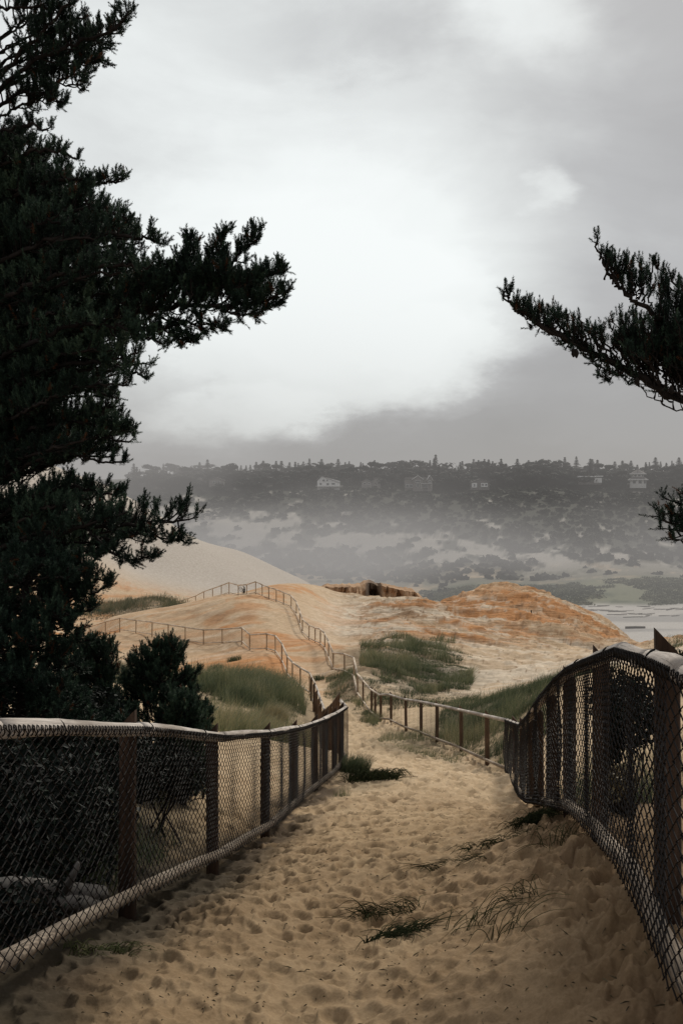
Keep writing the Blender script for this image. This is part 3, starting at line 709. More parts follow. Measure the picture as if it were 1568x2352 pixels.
# the long branch reaching out over the path
L2(pn, 830, [(120, 760, 9.8), (260, 725, 9.6), (400, 705, 9.4), (520, 700, 9.2), (610, 690, 9.1), (655, 672, 9.0)], r0=.06, tw=.34, dens=22, start=.38, tone=.28, taper=.75)
pn.limb([P(330, 715, 9.5), P(390, 640, 9.4), P(430, 590, 9.4), P(435, 545, 9.4)], r0=.02, tw=.26, dens=25, tone=.28, start=.2, taper=.75)
pn.limb([P(400, 705, 9.4), P(460, 630, 9.3), P(500, 580, 9.3), P(520, 530, 9.3)], r0=.02, tw=.22, dens=25, tone=.28, start=.2, taper=.75)
pn.limb([P(450, 700, 9.4), P(520, 620, 9.3), P(560, 570, 9.3), P(592, 525, 9.3)], r0=.02, tw=.24, dens=22, tone=.28, start=.2, taper=.7)
pn.limb([P(500, 700, 9.2), P(560, 655, 9.1), P(610, 630, 9.1), P(655, 622, 9.1)], r0=.018, tw=.2, dens=25, tone=.28, start=.2)
pn.limb([P(480, 700, 9.2), P(540, 720, 9.1), P(600, 715, 9.1), P(640, 695, 9.1)], r0=.018, tw=.16, dens=22, tone=.25, start=.2, up=.4)
pn.limb([P(330, 720, 9.5), P(410, 735, 9.3), P(470, 745, 9.3), P(520, 755, 9.2)], r0=.02, tw=.2, dens=22, tone=.25, start=.35, up=.3)
pn.limb([P(280, 725, 9.5), P(370, 760, 9.3), P(420, 780, 9.3), P(445, 785, 9.2)], r0=.02, tw=.2, dens=24, tone=.25, start=.3, up=.3)
for k in range(26):
    uu = 260 + k * 13; vv = np.interp(uu, [260, 400, 520, 640], [725, 705, 700, 680]); hh = np.interp(uu, [260, 400, 480, 600], [110, 120, 110, 45]) * random.uniform(.2, 1)
    pn.limb([P(uu, vv, 9.4), P(uu + 12, vv - hh * .5, 9.4 + random.uniform(-.3, .3)), P(uu + random.uniform(0, 40), vv - hh, 9.4 + random.uniform(-.4, .4))], r0=.012, tw=.2, dens=15, start=.2, tone=.3)
L2(pn, 760, [(60, 660, 9.3), (180, 620, 9.1), (280, 610, 9.0), (340, 620, 9.0)], r0=.04, tw=.36, dens=16, tone=.45)
L2(pn, 860, [(80, 780, 9.2), (200, 740, 9.0), (300, 760, 8.9), (370, 790, 8.9)], r0=.04, tw=.34, dens=16, tone=.48)
L2(pn, 940, [(80, 860, 9.4), (200, 830, 9.2), (290, 850, 9.1), (335, 865, 9.1)], r0=.04, tw=.32, dens=16, tone=.42)
L2(pn, 980, [(80, 920, 9.6), (180, 895, 9.5), (270, 915, 9.4)], r0=.035, tw=.3, dens=16, tone=.3)
L2(pn, 1040, [(80, 985, 9.7), (180, 970, 9.5), (250, 985, 9.5), (300, 985, 9.5)], r0=.035, tw=.26, dens=17, tone=.25)
L2(pn, 1090, [(60, 1030, 9.9), (150, 1040, 9.8), (230, 1060, 9.7), (290, 1060, 9.7)], r0=.03, tw=.24, dens=13, start=.5, tone=.2)
for v0, um in [(60, 200), (100, 240), (140, 230), (180, 200), (220, 130), (30, 150), (80, 270)]:
    for rep in range(2):
        L2(pn, v0 + 90, [(um * .3, v0 + 30, 10.4), (um * .7, v0 + random.uniform(-10, 20), 10.2), (um, v0 + random.uniform(-25, 10), 10.1 + random.uniform(-.4, .4))], r0=.02, tw=.24, dens=9, start=.35, tone=.25)
# dead twigs below that branch
for k in range(9):
    x0 = random.uniform(0, 150); pn.limb([P(x0 - 60, 1120 - k * 3, 10.2), P(x0 + 10, 1080 - random.uniform(0, 40), 10.1), P(x0 + 60, 1050 + random.uniform(-30, 30), 10)], r0=.012, r1=.004, tw=.2, dens=6, bare=1.0, start=.3)
L2(pn, 1240, [(60, 1150, 9.7), (160, 1120, 9.5), (230, 1130, 9.4), (275, 1140, 9.4)], r0=.04, tw=.32, dens=17, tone=.28)
L2(pn, 1290, [(80, 1230, 9.5), (200, 1210, 9.3), (310, 1205, 9.1), (400, 1195, 9.0), (425, 1185, 9.0)], r0=.045, tw=.36, dens=17, start=.35, tone=.3, taper=.4)
pn.limb([P(240, 1210, 9.2), P(320, 1225, 9.1), P(380, 1235, 9.0), P(420, 1240, 9.0)], r0=.02, tw=.24, dens=18, tone=.24, start=.2, up=.5)
pn.limb([P(200, 1215, 9.2), P(250, 1260, 9.1), P(300, 1285, 9.0), P(360, 1275, 9.0)], r0=.02, tw=.18, dens=16, tone=.22, start=.3, up=.4)
# interior fill at several depths
for v0, umax in [(330, 60), (380, 95), (410, 170), (440, 200), (470, 230), (500, 270), (540, 310), (570, 330), (600, 345), (640, 360), (680, 375), (710, 380), (740, 380), (770, 380), (800, 375), (830, 345), (860, 315), (890, 300), (920, 290), (950, 285), (980, 300), (1010, 300), (1040, 270), (1140, 240), (1165, 270), (1195, 330), (1225, 330), (1255, 290), (1285, 240)]:
    for rep in range(6):
        dd = random.uniform(8.9, 11.8); um = umax * (1 - .6 * random.random() ** 1.4)
        L2(pn, v0 + 90, [(um * .3 - 20, v0 + 45, (10.4 + dd) / 2), (um * .65, v0 + 10 + random.uniform(-15, 15), dd), (um, v0 + random.uniform(-20, 10), dd)], r0=.03, tw=.34, dens=11, start=.06, tone=random.choice([.15, .3, .45, .62]), taper=.5)
# branches on the far side, out of the picture
for v0 in sorted(rng.uniform(-150, 1320, 130)):
    sp = np.interp(v0, [-150, 300, 900, 1320], [150, 330, 420, 330]) * random.uniform(.6, 1.05); dz_ = random.uniform(-1.6, 1.6); sp = sp * math.sqrt(max(.15, 1 - (dz_ / 1.9) ** 2))
    L2(pn, v0 + random.uniform(20, 70), [(-80 - sp * .5, v0 + random.uniform(-10, 30), 10.4 + dz_ * .5), (-80 - sp, v0 - random.uniform(0, 60), 10.4 + dz_)], r0=.028, tw=.38, dens=7, start=.05, tone=random.choice([.2, .3, .45]), taper=.3, sub=5)
org = gb
rt = empty('pine_tree', org, 'tall dark pine filling the left side with a long branch reaching over the path', 'tree')
pn.finish(rt, org=org)

# --- lower dense pine in front of it ---
pn = Pine()
gb = G(30, 9.2); top = P(60, 1240, 9.2)
pn.wood.tube(pn.curve([gb - [0, 0, .2], (gb + top) / 2 + [.05, 0, 0], top], 6), np.linspace(.09, .02, 13), n=8)
for v0 in range(1290, 1820, 17):
    f = (v0 - 1290) / 400
    wid = np.interp(v0, [1290, 1340, 1400, 1480, 1560, 1650, 1820], [150, 190, 150, 130, 160, 230, 240])
    for rep in range(4):
        an = random.uniform(0, 6.28); st = gb + (top - gb) * np.clip((1840 - v0) / 600, 0, 1)
        e = P(40 + wid * math.cos(an), v0 + random.uniform(-20, 10), 9.2 + 1.0 * math.sin(an))
        pn.limb([st, (st + e) / 2 + [0, 0, .02], e], r0=.018, tw=.26, dens=14, start=.3, tone=random.uniform(.2, .42), taper=.5)
for u, v, uu, vv in [(120, 1370, 255, 1345), (120, 1410, 215, 1400), (100, 1460, 210, 1470), (100, 1300, 225, 1285), (80, 1330, 250, 1330), (60, 1420, 190, 1440), (60, 1560, 200, 1600)]:
    pn.limb([P(u - 60, v + 30, 9.2), P(u, v, 9.0), P((u + uu) / 2, (v + vv) / 2 + 8, 9.0), P(uu, vv, 8.9)], r0=.02, tw=.24, dens=17, start=.2, tone=.33, taper=.7)
rt = empty('pine_tree', gb, 'dense dark pine growing in front of the tall pine just behind the left fence', 'tree')
pn.finish(rt, org=gb)

def small_pine(u, d, vtop, prof, label, tone=.45, reps=4, step=12, shl=.12, tw=.2, dtop=0, nmul=1.0, lobes=()):
    """prof: (v, half width in photo units) pairs from top to bottom"""
    pn = Pine(); gb = G(u, d); top = P(u + dtop, vtop, d)
    pn.wood.tube(pn.curve([gb - [0, 0, .2], (gb + top) / 2, top], 5), np.linspace(.05, .012, 11), n=7)
    pv = [a for a, b_ in prof]; pw = [b_ for a, b_ in prof]; vb = HY - gb[2] / d * F
    v = vtop + 15
    while v < pv[-1]:
        w = np.interp(v, pv, pw)
        for r_ in range(reps):
            an = random.uniform(0, 6.28) ; f = np.clip((vb - v - w * .35) / (vb - vtop), 0.02, 1)
            st = gb + (top - gb) * f
            ww = w * random.uniform(.5, 1.12)
            e = P(u + dtop * f + ww * math.cos(an), v + random.uniform(-12, 6), d + ww / F * d * math.sin(an))
            if np.linalg.norm(e - st) < .06: continue
            pn.limb([st, (st + e) / 2 - [0, 0, .015], e], r0=.012, r1=.005, tw=tw, dens=16 * nmul, start=.25, tone=tone, taper=.6, shl=shl, up=1.1)
        v += step
    for lu, lv in lobes:
        st = P(u + (lu - u) * .1, lv + 45, d)
        for q in range(3):
            e = P(lu + random.uniform(-12, 8), lv + random.uniform(-14, 14), d + random.uniform(-.2, .2)); pn.limb([st, (st + e) / 2 + [0, 0, -.02], e], r0=.014, tw=.17, dens=24, start=.3, tone=tone, taper=.4)
    pn.shoot(top, np.array([0, 0, 1.0]), tone); pn.shoot(top + [.02, 0, -.05], np.array([.3, 0, 1.0]), tone)
    rt = empty('pine_tree', gb, label, 'tree')
    pn.finish(rt, org=gb)
small_pine(368, 12.6, 1466, [(1466, 5), (1490, 45), (1540, 72), (1580, 78), (1600, 92), (1640, 120), (1690, 130), (1760, 125), (1800, 105)], 'small bushy pine with upright shoots standing clear in front of the orange slope', tone=.5, dtop=5, tw=.2, reps=4, lobes=((448, 1552), (440, 1600), (478, 1640), (480, 1668), (300, 1510), (285, 1560), (262, 1610), (405, 1500)))
small_pine(205, 11.5, 1468, [(1468, 8), (1500, 45), (1560, 60), (1620, 80), (1680, 110), (1800, 110)], 'small dark pine tucked between the tall pine and the bushy pine', tone=.40, dtop=25)
small_pine(420, 11.8, 1600, [(1600, 5), (1625, 35), (1680, 62), (1750, 70), (1830, 65)], 'low pine sapling just behind the left fence rail with pale tips', tone=.55, reps=4)
small_pine(1578, 22.0, 1492, [(1492, 4), (1505, 25), (1530, 45), (1560, 50)], 'small dark pine at the right edge beyond the near fence rail', tone=.3, reps=3, step=10, nmul=.6)

# --- pine on the right, trunk outside the frame ---
pn = Pine(.8)
gb = G(1960, 8.6)
trunk = [gb - [0, 0, .2], P(1950, 1600, 8.6), P(1930, 1100, 8.6), P(1900, 700, 8.6), P(1900, 300, 8.6), P(1890, 0, 8.6)]
pn.wood.tube(pn.curve(trunk, 6), np.linspace(.16, .04, 31), n=10, rough=.05)
pn.limb([P(1925, 1030, 8.6), P(1700, 960, 8.3), P(1560, 915, 8.0), P(1450, 855, 7.9), P(1350, 805, 7.9), P(1250, 752, 7.8), P(1185, 708, 7.8), P(1157, 672, 7.8)], r0=.075, r1=.008, tw=.0001, dens=0.1, bare=1)
def sub(a, b_, **kw):
    kw.setdefault('r0', .014); kw.setdefault('r1', .005); kw.setdefault('tone', .25); pn.limb([P(*a), (P(*a) + P(*b_)) / 2 + rng.normal(0, .02, 3), P(*b_)], **kw)
# shoots all along the lower main limb
main = [(1568, 915), (1500, 880), (1450, 855), (1400, 828), (1350, 805), (1300, 778), (1250, 752), (1215, 728), (1185, 708), (1157, 672)]
pn.limb([P(1330, 795, 7.85), P(1250, 750, 7.8), P(1190, 712, 7.8), P(1155, 668, 7.8)], r0=.014, r1=.005, tw=.16, dens=26, start=.02, tone=.25, taper=.45, sub=4, up=1.3, shl=.09)
for u in range(1215, 1600, 15):
    v = np.interp(-u, [-q[0] for q in main][::1], [q[1] for q in main]) if False else np.interp(u, [q[0] for q in main][::-1], [q[1] for q in main][::-1])
    hgt = np.interp(u, [1215, 1250, 1300, 1350, 1400, 1450, 1500, 1568], [45, 60, 75, 85, 105, 130, 150, 190])
    for rep in range(2 if u < 1450 else 4):
        sub((u, v, 7.9), (u - random.uniform(5, 50), v - hgt * random.uniform(.45, .95), 7.9 + random.uniform(-.25, .25)), tw=.09, dens=15, start=.35, sub=2, up=2.0, shl=.085)
for u in range(1230, 1470, 20):      # underside
    v = np.interp(u, [q[0] for q in main][::-1], [q[1] for q in main][::-1])
    sub((u + 20, v + 5, 7.9), (u - 15, v + random.uniform(5, 20), 7.85), tw=.09, dens=16, start=.2, sub=2, shl=.08)
pn.limb([P(1470, 862, 7.9), P(1420, 862, 7.9), P(1385, 850, 7.9), P(1352, 835, 7.9)], r0=.012, tw=.09, dens=13, start=.3, tone=.22, shl=.08, bare=.3)
pn.limb([P(1430, 858, 7.9), P(1400, 868, 7.9), P(1372, 862, 7.9)], r0=.008, tw=.08, dens=14, start=.3, tone=.22, shl=.08)
# upper limb
pn.limb([P(1905, 900, 8.5), P(1700, 840, 8.2), P(1568, 775, 8.0), P(1500, 718, 7.9), P(1448, 685, 7.9), P(1405, 640, 7.9), P(1378, 590, 7.9), P(1364, 556, 7.9)], r0=.05, r1=.006, tw=.14, dens=12, start=.72, tone=.25, up=1.2, taper=.4, shl=.09)
for k in range(13):
    f = random.random(); u = 1385 + 125 * f; v = 640 + 75 * f
    sub((u, v, 7.9), (u + random.uniform(-12, 25), max(590, v - random.uniform(25, 110)), 7.9 + random.uniform(-.15, .15)), tw=.08, dens=15, start=.3, sub=2, up=2.0, shl=.085)
for a, b_ in [((1450, 690), (1437, 605)), ((1475, 700), (1465, 600)), ((1490, 705), (1503, 590)), ((1510, 715), (1512, 600)), ((1400, 640), (1395, 590))]:
    sub((*a, 7.9), (*b_, 7.9), tw=.08, dens=22, start=.15, sub=3, up=1.6, shl=.08)
for a, b_ in [((1600, 800), (1520, 655)), ((1620, 800), (1545, 640)), ((1640, 790), (1570, 640)), ((1600, 830), (1510, 720)), ((1640, 860), (1530, 760)), ((1660, 900), (1540, 820)), ((1640, 880), (1590, 700)), ((1660, 860), (1570, 740)), ((1600, 880), (1480, 780))]:
    for rep in range(3):
        sub((*a, 8.0), (b_[0] + random.uniform(-15, 15), b_[1] + random.uniform(-10, 20), 8.0 + random.uniform(-.3, .3)), tw=.16, dens=17, start=.2, sub=3, up=1.6, shl=.09, r0=.02)
for k in range(60):
    uu = random.uniform(1430, 1620); vv = np.interp(uu, [1430, 1568, 1620], [835, 895, 920]); hh = np.interp(uu, [1430, 1500, 1568], [120, 170, 230]) * random.uniform(.25, 1)
    sub((uu + 30, vv, 8.0), (uu - random.uniform(0, 30), vv - hh, 8.0 + random.uniform(-.5, .5)), tw=.14, dens=14, start=.3, sub=3, up=1.8, shl=.09)
for k in range(14):
    sub((1700, 1250, 8.2), (random.uniform(1510, 1600), random.uniform(1130, 1240), 8.1 + random.uniform(-.4, .4)), tw=.16, dens=14, start=.45, sub=4, up=1.2, shl=.09)
# bare hanging twigs under the limb
for pts in [[(1640, 935), (1560, 938), (1500, 915), (1462, 885)], [(1600, 905), (1540, 898), (1490, 893), (1450, 870)], [(1600, 940), (1568, 925), (1540, 905), (1530, 890)], [(1640, 915), (1570, 915), (1545, 925), (1500, 900)]]:
    pn.limb([P(u, v, 7.8) for u, v in pts], r0=.012, r1=.004, tw=.10, dens=16, start=.1, bare=1.0, up=1.6)
# low branch at the right edge
for a, b_ in [((1760, 1260), (1500, 1165)), ((1760, 1250), (1520, 1140)), ((1760, 1260), (1490, 1185)), ((1740, 1270), (1510, 1215)), ((1740, 1270), (1530, 1240)), ((1740, 1250), (1560, 1130)), ((1740, 1250), (1548, 1180)), ((1740, 1260), (1560, 1215))]:
    sub((*a, 8.2), (*b_, 7.9), tw=.2, dens=15, start=.45, sub=4, up=.9, shl=.1, taper=.8, r0=.025)
# rest of the crown outside the frame
for v0 in range(-60, 1500, 55):
    for sgn in (-1, 1, 1):
        e = P(1900 + sgn * random.uniform(230, 420) * (0.55 if sgn < 0 else 1), v0 - random.uniform(20, 90), 8.6 + random.uniform(-1.4, 1.4))
        s0 = P(1915, v0, 8.6); pn.limb([s0, (s0 + e) / 2 - [0, 0, .05], e], r0=.04, tw=.5, dens=8, start=.25, tone=.3)
rt = empty('pine_tree', gb, 'pine whose branches reach in from the right edge against the clouds', 'tree')
cps = [P(1316, 800, 7.7), P(1323, 802, 7.7), P(1540, 885, 7.75), P(1462, 866, 7.75)]
pn.finish(rt, nn=60, nl=.029, nw=.0042, org=gb)
for cp in cps:
    cn = pn.cones([cp]); cn.V = [v - gb for v in cn.V]; obj('pine_cone', cn.data('pine_cone', M_BARK, True), rt)

# ------------------------------------------------------------------ shrubs with broad leaves
def shrub(name, clumps, n_, label, leaf=.035, mat=None, stems=14, cat='shrub'):
    gb = G(clumps[0][0], clumps[0][2])
    root = empty(name, gb, label, cat)
    V = []; tn = []
    w = np.array([c[3] * c[4] for c in clumps], float); w /= w.sum()
    ci = rng.choice(len(clumps), n_, p=w)
    cl = np.array(clumps, float)[ci]
    r = rng.normal(0, 1, (n_, 3)); r = unit(r) * (rng.random((n_, 1)) ** .4)
    d = cl[:, 2] + r[:, 1] * cl[:, 5]
    u = cl[:, 0] + r[:, 0] * cl[:, 3]; v = cl[:, 1] - r[:, 2] * cl[:, 4]
    c = np.stack([(u - HX) / F * d, d, -(v - HY) / F * d], -1)
    nz = unit(rng.normal(0, 1, (n_, 3)) + [0, -.2, .8]); a = unit(np.cross(nz, rng.normal(0, 1, (n_, 3)))); b_ = np.cross(nz, a)
    s_ = leaf * rng.uniform(.6, 1.3, (n_, 1))
    V = np.stack([c - a * s_, c + b_ * s_ * .5 + nz * s_ * .15, c + a * s_, c - b_ * s_ * .5 + nz * s_ * .15], 1).reshape(-1, 3)
    ql = V.reshape(-1, 4, 3); cx_, cy_ = ql[:, :, 0].mean(1), ql[:, :, 1].mean(1)
    keep = (cx_ < np.interp(cy_, Tl[:9, 1], Tl[:9, 0]) - .2) | (cx_ > np.interp(cy_, Tr[:12, 1], Tr[:12, 0]) + .22)
    V = ql[keep].reshape(-1, 3); n_ = int(keep.sum())
    zg = ground(V[:, 0], V[:, 1]); V[:, 2] = np.maximum(V[:, 2], zg + .01)
    Q_ = np.arange(len(V)).reshape(-1, 4)
    obj('leaves', mesh_data('leaves', V - gb, [Q_], mat or M_LEAF, False, {'tone': np.repeat(np.clip(rng.normal(.45, .25, n_), 0, 1), 4)}), root)
    mb = MB()
    for k in range(stems):
        c_ = clumps[k % len(clumps)]
        g = G(c_[0] + random.uniform(-.5, .5) * c_[3], c_[2] + random.uniform(-.4, .4) * c_[5]) - [0, 0, .03]
        e = P(c_[0] + random.uniform(-.9, .9) * c_[3], c_[1] - random.uniform(0, .95) * c_[4], c_[2] + random.uniform(-.8, .8) * c_[5])
        mb.tube([g, (g + e) / 2 + rng.normal(0, .05, 3), e], [.012, .008, .003], n=5, tone=random.random())
    mb.V = [v_ - gb for v_ in mb.V]
    obj('stem', mb.data('stem', M_BARK), root)
    return root
shrub('broadleaf_shrub', [(60, 1900, 6.6, 250, 190, .9), (-60, 1850, 6.8, 200, 220, .9), (190, 1850, 7.4, 130, 150, .7)], 9000, 'dark leafy shrub crowding behind the nearest left fence panel', .035)
shrub('broadleaf_shrub', [(150, 2080, 5.4, 170, 90, .45), (0, 2120, 5.0, 160, 90, .4), (-200, 2100, 4.9, 200, 200, .5)], 3500, 'low dark undergrowth around the grey log behind the left fence', .03)
shrub('broadleaf_shrub', [(40, 1590, 10.2, 150, 110, .7), (-80, 1560, 10.4, 120, 130, .7), (190, 1640, 10.4, 110, 75, .6), (100, 1700, 9.8, 220, 70, .7)], 9000, 'black thicket filling the gaps around the trunks above the left rail', .035)
shrub('broadleaf_shrub', [(385, 1775, 9.6, 100, 70, .6), (300, 1760, 9.0, 90, 90, .7)], 4500, 'dark shrub behind the second fence bay on the left', .03)
shrub('broadleaf_shrub', [(1410, 1610, 9.4, 60, 75, .6), (1450, 1640, 9.0, 70, 90, .6), (1400, 1700, 9.0, 40, 60, .5)], 4200, 'dark shrub seen through the netting between the two nearest right fence posts', .03)
shrub('broadleaf_shrub', [(1424, 1800, 7.4, 42, 45, .35)], 900, 'brown twiggy bush low behind the right fence netting', .022, mat=M_STRAW, stems=26)

# grey log behind left fence
root = empty('driftwood_log', (P(200, 2060, 5.6)), 'thick grey weathered log lying behind the left fence netting', 'log')
mb = MB(); a = P(-60, 2040, 5.3); b_ = P(235, 2045, 6.3); mb.tube([a + (b_ - a) * t + [0, 0, .02 * math.sin(t * 5)] for t in np.linspace(0, 1, 9)], [.035, .04, .045, .05, .05, .05, .055, .055, .05], n=10, rough=.05, tone=.22)
a = P(120, 2070, 5.6); b_ = P(285, 2088, 6.7); mb.tube([a + (b_ - a) * t for t in np.linspace(0, 1, 6)], [.03, .045, .05, .045, .04, .025], n=9, rough=.06, tone=.15)
mb.V = [v - P(200, 2060, 5.6) for v in mb.V]
obj('log', mb.data('log', M_DRIFT, True), root)
for nm in ('branch_stub',):
    mb = MB(); a = P(150, 2050, 5.7); mb.tube([a, a + [.06, -.05, .12], a + [.10, -.08, .2]], [.03, .022, .012], n=7, tone=.1)
    mb.V = [v - P(200, 2060, 5.6) for v in mb.V]; obj(nm, mb.data(nm, M_DRIFT, True), root)

# ------------------------------------------------------------------ grass
def blades(P0, h, w, bend, wind, tone, mat, name, root=None, label=None, cat=None, kind=None, curl=0.0, flat=0.0):
    n_ = len(P0); h = np.asarray(h); 
    an = rng.uniform(0, 6.283, n_); lean = np.stack([np.cos(an), np.sin(an), np.zeros(n_)], 1) * (bend * rng.uniform(.3, 1.2, n_))[:, None] + (np.asarray(wind) if np.ndim(wind) == 2 else np.asarray(wind)[None, :]) * rng.uniform(.5, 1.3, n_)[:, None]
    sd = np.stack([-np.sin(an + .6), np.cos(an + .6), np.zeros(n_)], 1) * (w * rng.uniform(.6, 1.2, n_) / 2)[:, None]
    up = np.array([0, 0, 1.0]); ts = [0, .35, .7, 1.0]; rows = []
    for t in ts:
        c = P0 + (up * t * (1 - flat))[None, :] * h[:, None] + lean * (t ** 1.8)[..., None] * h[:, None] if False else P0 + up[None, :] * (t * (1 - flat) - .35 * t * t * np.linalg.norm(lean, axis=1))[:, None] * h[:, None] + lean * (t ** 1.7) * h[:, None]
        if t < 1: rows += [c - sd * (1 - .6 * t), c + sd * (1 - .6 * t)]
        else: rows += [c]
    V = np.stack(rows, 1); V = V.reshape(-1, 3); b0 = np.arange(n_)[:, None] * 7
    if flat: V[:, 2] = np.maximum(V[:, 2], ground(V[:, 0], V[:, 1]) + .004)
    Q_ = np.concatenate([b0 + [0, 1, 3, 2], b0 + [2, 3, 5, 4]]); T_ = b0 + [4, 5, 6]
    tn = np.repeat(np.clip(tone, 0, 1), 7) + np.tile([-.1, -.1, 0, 0, .08, .08, .12], n_)
    org = P0.mean(0) if root is None else np.array(root.location)
    me = mesh_data(name, V - org, [Q_, T_], mat, False, {'tone': np.clip(tn, 0, 1)})
    o = obj(name, me, root, org if root is None else None)
    return tag(o, label, cat, None, kind) if root is None else o
def patch(u0, u1, d0, d1, n_, h, w, mask, label, tone0=.4, tonev=.2, mat=None, bend=.35, wind=(.25, .05, 0), name='dune_grass', clump=.5):
    d = np.exp(rng.uniform(math.log(d0), math.log(d1), n_ * 3)); u = rng.uniform(u0, u1, n_ * 3)
    x = (u - HX) / F * d
    cl = fbm(x * (8 / max(1, d0 / 12)) * .5, d * (8 / max(1, d0 / 12)) * .5, 3, .6, 3.)
    eu = (u - (u0 + u1) / 2) / ((u1 - u0) / 2); ed = (np.log(d) - (math.log(d0) + math.log(d1)) / 2) / (math.log(d1 / d0) / 2)
    r = eu ** 2 + ed ** 2 + (fbm(x * .8, d * .5, 3, .6, 8.) - .5) * 1.9
    ok = (r < .95) & (cl > clump * .75 + rng.uniform(-.1, .1, n_ * 3))
    if mask is not None: ok &= mask(u, d, x)
    u, d, x, cl = u[ok][:n_], d[ok][:n_], x[ok][:n_], cl[ok][:n_]
    z = ground(x, d) - .02
    lm = fbm(x * 8 / max(6, d0 / 3), d * 8 / max(6, d0 / 3), 2, .5, 21.); hh = h * rng.uniform(.5, 1.15, len(x)) * (.3 + cl) * (.35 + 1.5 * sst(.3, .7, lm))
    big = fbm(x * .35, d * .35, 2, .5, 6.)
    wv = np.asarray(wind)[None, :] * (.2 + 1.8 * fbm(x * 2.2, d * 2.2, 2, .5, 55.))[:, None] + np.stack([(fbm(x * 1.3, d * 1.3, 2, .5, 61.) - .5) * 1.6, (fbm(x * 1.3, d * 1.3, 2, .5, 71.) - .5) * .8, np.zeros(len(x))], 1)
    return blades(np.stack([x, d, z], 1), hh, w, bend, wv, tone0 + tonev * rng.normal(0, .6, len(x)) + (big - .5) * .8 + (lm - .5) * .7, mat or M_GRASS, name, label=label, cat='grass', kind='stuff')
def not_path(u, d, x): return x < np.interp(d, [4, 20, 30, 42, 52, 58], [-1.5, -.4, -.9, -1.5, -1.9, -2.6])
def out_right(u, d, x): return x > np.interp(d, Tr[:, 1], Tr[:, 0]) + .15
patch(430, 760, 34, 56, 17000, .64, .017, lambda u, d, x: (x < np.interp(d, [29, 34, 42, 52, 56], [-.6, -.9, -1.4, -1.9, -2.6]) - .2), 'thick green marram grass on the dune left of the path behind the near fence', .5)
patch(440, 760, 20, 37, 9000, .42, .012, lambda u, d, x: (x < np.interp(d, [20, 24, 29, 34, 40], [-.3, -.4, -.6, -.9, -1.3]) - .2), 'sparser olive grass tufts between the left fence and the small pines', .5, clump=.62)
patch(790, 1085, 55, 80, 26000, .58, .024, lambda u, d, x: (u > 815 + 25 * fbm(d * .4, u * .02, 3)) & out_right(u, d, x), 'green grass mound right of the winding fence below the orange rock', .56, clump=.36)
patch(835, 1100, 45, 58, 6000, .35, .016, lambda u, d, x: out_right(u, d, x), 'low dark grass and creeping plants at the foot of the sandstone hollow', .25, clump=.62)
patch(1000, 1420, 27, 50, 17000, .36, .013, lambda u, d, x: (x > np.interp(d, [20, 23, 30, 40], [4.2, 3.4, 2.8, 2.4]) + .5), 'dark green grassy strip sloping behind the right fence', .2, clump=.42)
patch(930, 1260, 19.5, 34, 9000, .4, .010, out_right, 'mixed dry and green grass just outside the right fence netting', .5, clump=.55)
patch(790, 1120, 23.5, 36, 5200, .22, .009, lambda u, d, x: (x > np.interp(d, [20, 23, 27, 30, 34, 37], [4, 2.9, 2.0, 1.25, .95, .9])) & (x < np.interp(d, Tr[:21, 1], Tr[:21, 0]) + .2), 'short brown grass fringe on the path side of the right fence', .58, mat=M_GRASS, clump=.5)
patch(780, 875, 37, 54, 4000, .34, .012, lambda u, d, x: (x > np.interp(d, [37, 40, 46, 52], [1.3, 1.0, .55, .0]) + (fbm(d * .5, x * 2, 3) - .3) * 1.6) & (x < np.interp(d, Tr[:, 1], Tr[:, 0]) + .1), 'grass spilling onto the path at its bend beside the right fence', .4)
patch(742, 822, 50, 62, 3500, .32, .015, None, 'green grass patch inside the path just before the hill', .4)
patch(190, 440, 118, 146, 7000, .9, .05, None, 'pale green grass hump on the crest left of the hill', .55, mat=M_GRASSFAR)
patch(130, 470, 42, 68, 9000, .55, .022, lambda u, d, x: d < 66, 'hazy pale grass on the slope behind the small pines', .5, mat=M_GRASSFAR)
patch(1480, 1700, 60, 100, 2500, .5, .03, None, 'grass strip on the brink above the beach at the right edge', .2)
patch(-150, 480, 6.5, 13, 5000, .3, .007, lambda u, d, x: x < -1.5, 'thin grass under the pines behind the left fence', .3)
patch(1280, 1640, 8, 20, 3000, .28, .007, lambda u, d, x: (x > np.interp(d, Tr[:21, 1], Tr[:21, 0]) + .25), 'scattered grass on the sand outside the near right fence', .45, clump=.6)
for k, (u, d, n_, ru, rd) in enumerate([(730, 59.5, 260, 9, 1.0), (500, 61, 200, 14, 1.5), (540, 64.5, 160, 10, 1.2), (540, 99, 60, 8, 1)]):
    pass

def tuft(u, d, n_, rad, h, w, label, tone=.3, bend=.6, wind=(0, 0, 0), mat=None, flat=0.0, name='grass_tuft', ell=(1, 1), group=None):
    g = G(u, d); r = rng.random(n_) ** .7 * rad; a = rng.uniform(0, 6.283, n_)
    x = g[0] + r * np.cos(a) * ell[0]; y = d + r * np.sin(a) * ell[1]
    P0 = np.stack([x, y, ground(x, y) - .01], 1)
    out = np.stack([np.cos(a), np.sin(a), np.zeros(n_)], 1) * (r / rad)[:, None]
    o = blades(P0, h * rng.uniform(.45, 1.1, n_), w, bend, wind, tone + rng.normal(0, .14, n_), mat or M_GRASS, name, label=label, cat='grass tuft', flat=flat)
    if group: o['group'] = group
    return o
tuft(812, 18.7, 1300, .30, .42, .007, 'dense dark grass tuft leaning off the corner of the left fence', .25, .5, (.25, 0, 0))
tuft(786, 15.2, 90, .14, .2, .006, 'sparse pale grass sprig in the sand below the fence corner', .6, .5)
tuft(618, 30.5, 1300, .32, .95, .011, 'bright blond feathery grass tuft in the dark dune grass', .97, .35, (.65, -.1, 0), mat=M_STRAW)
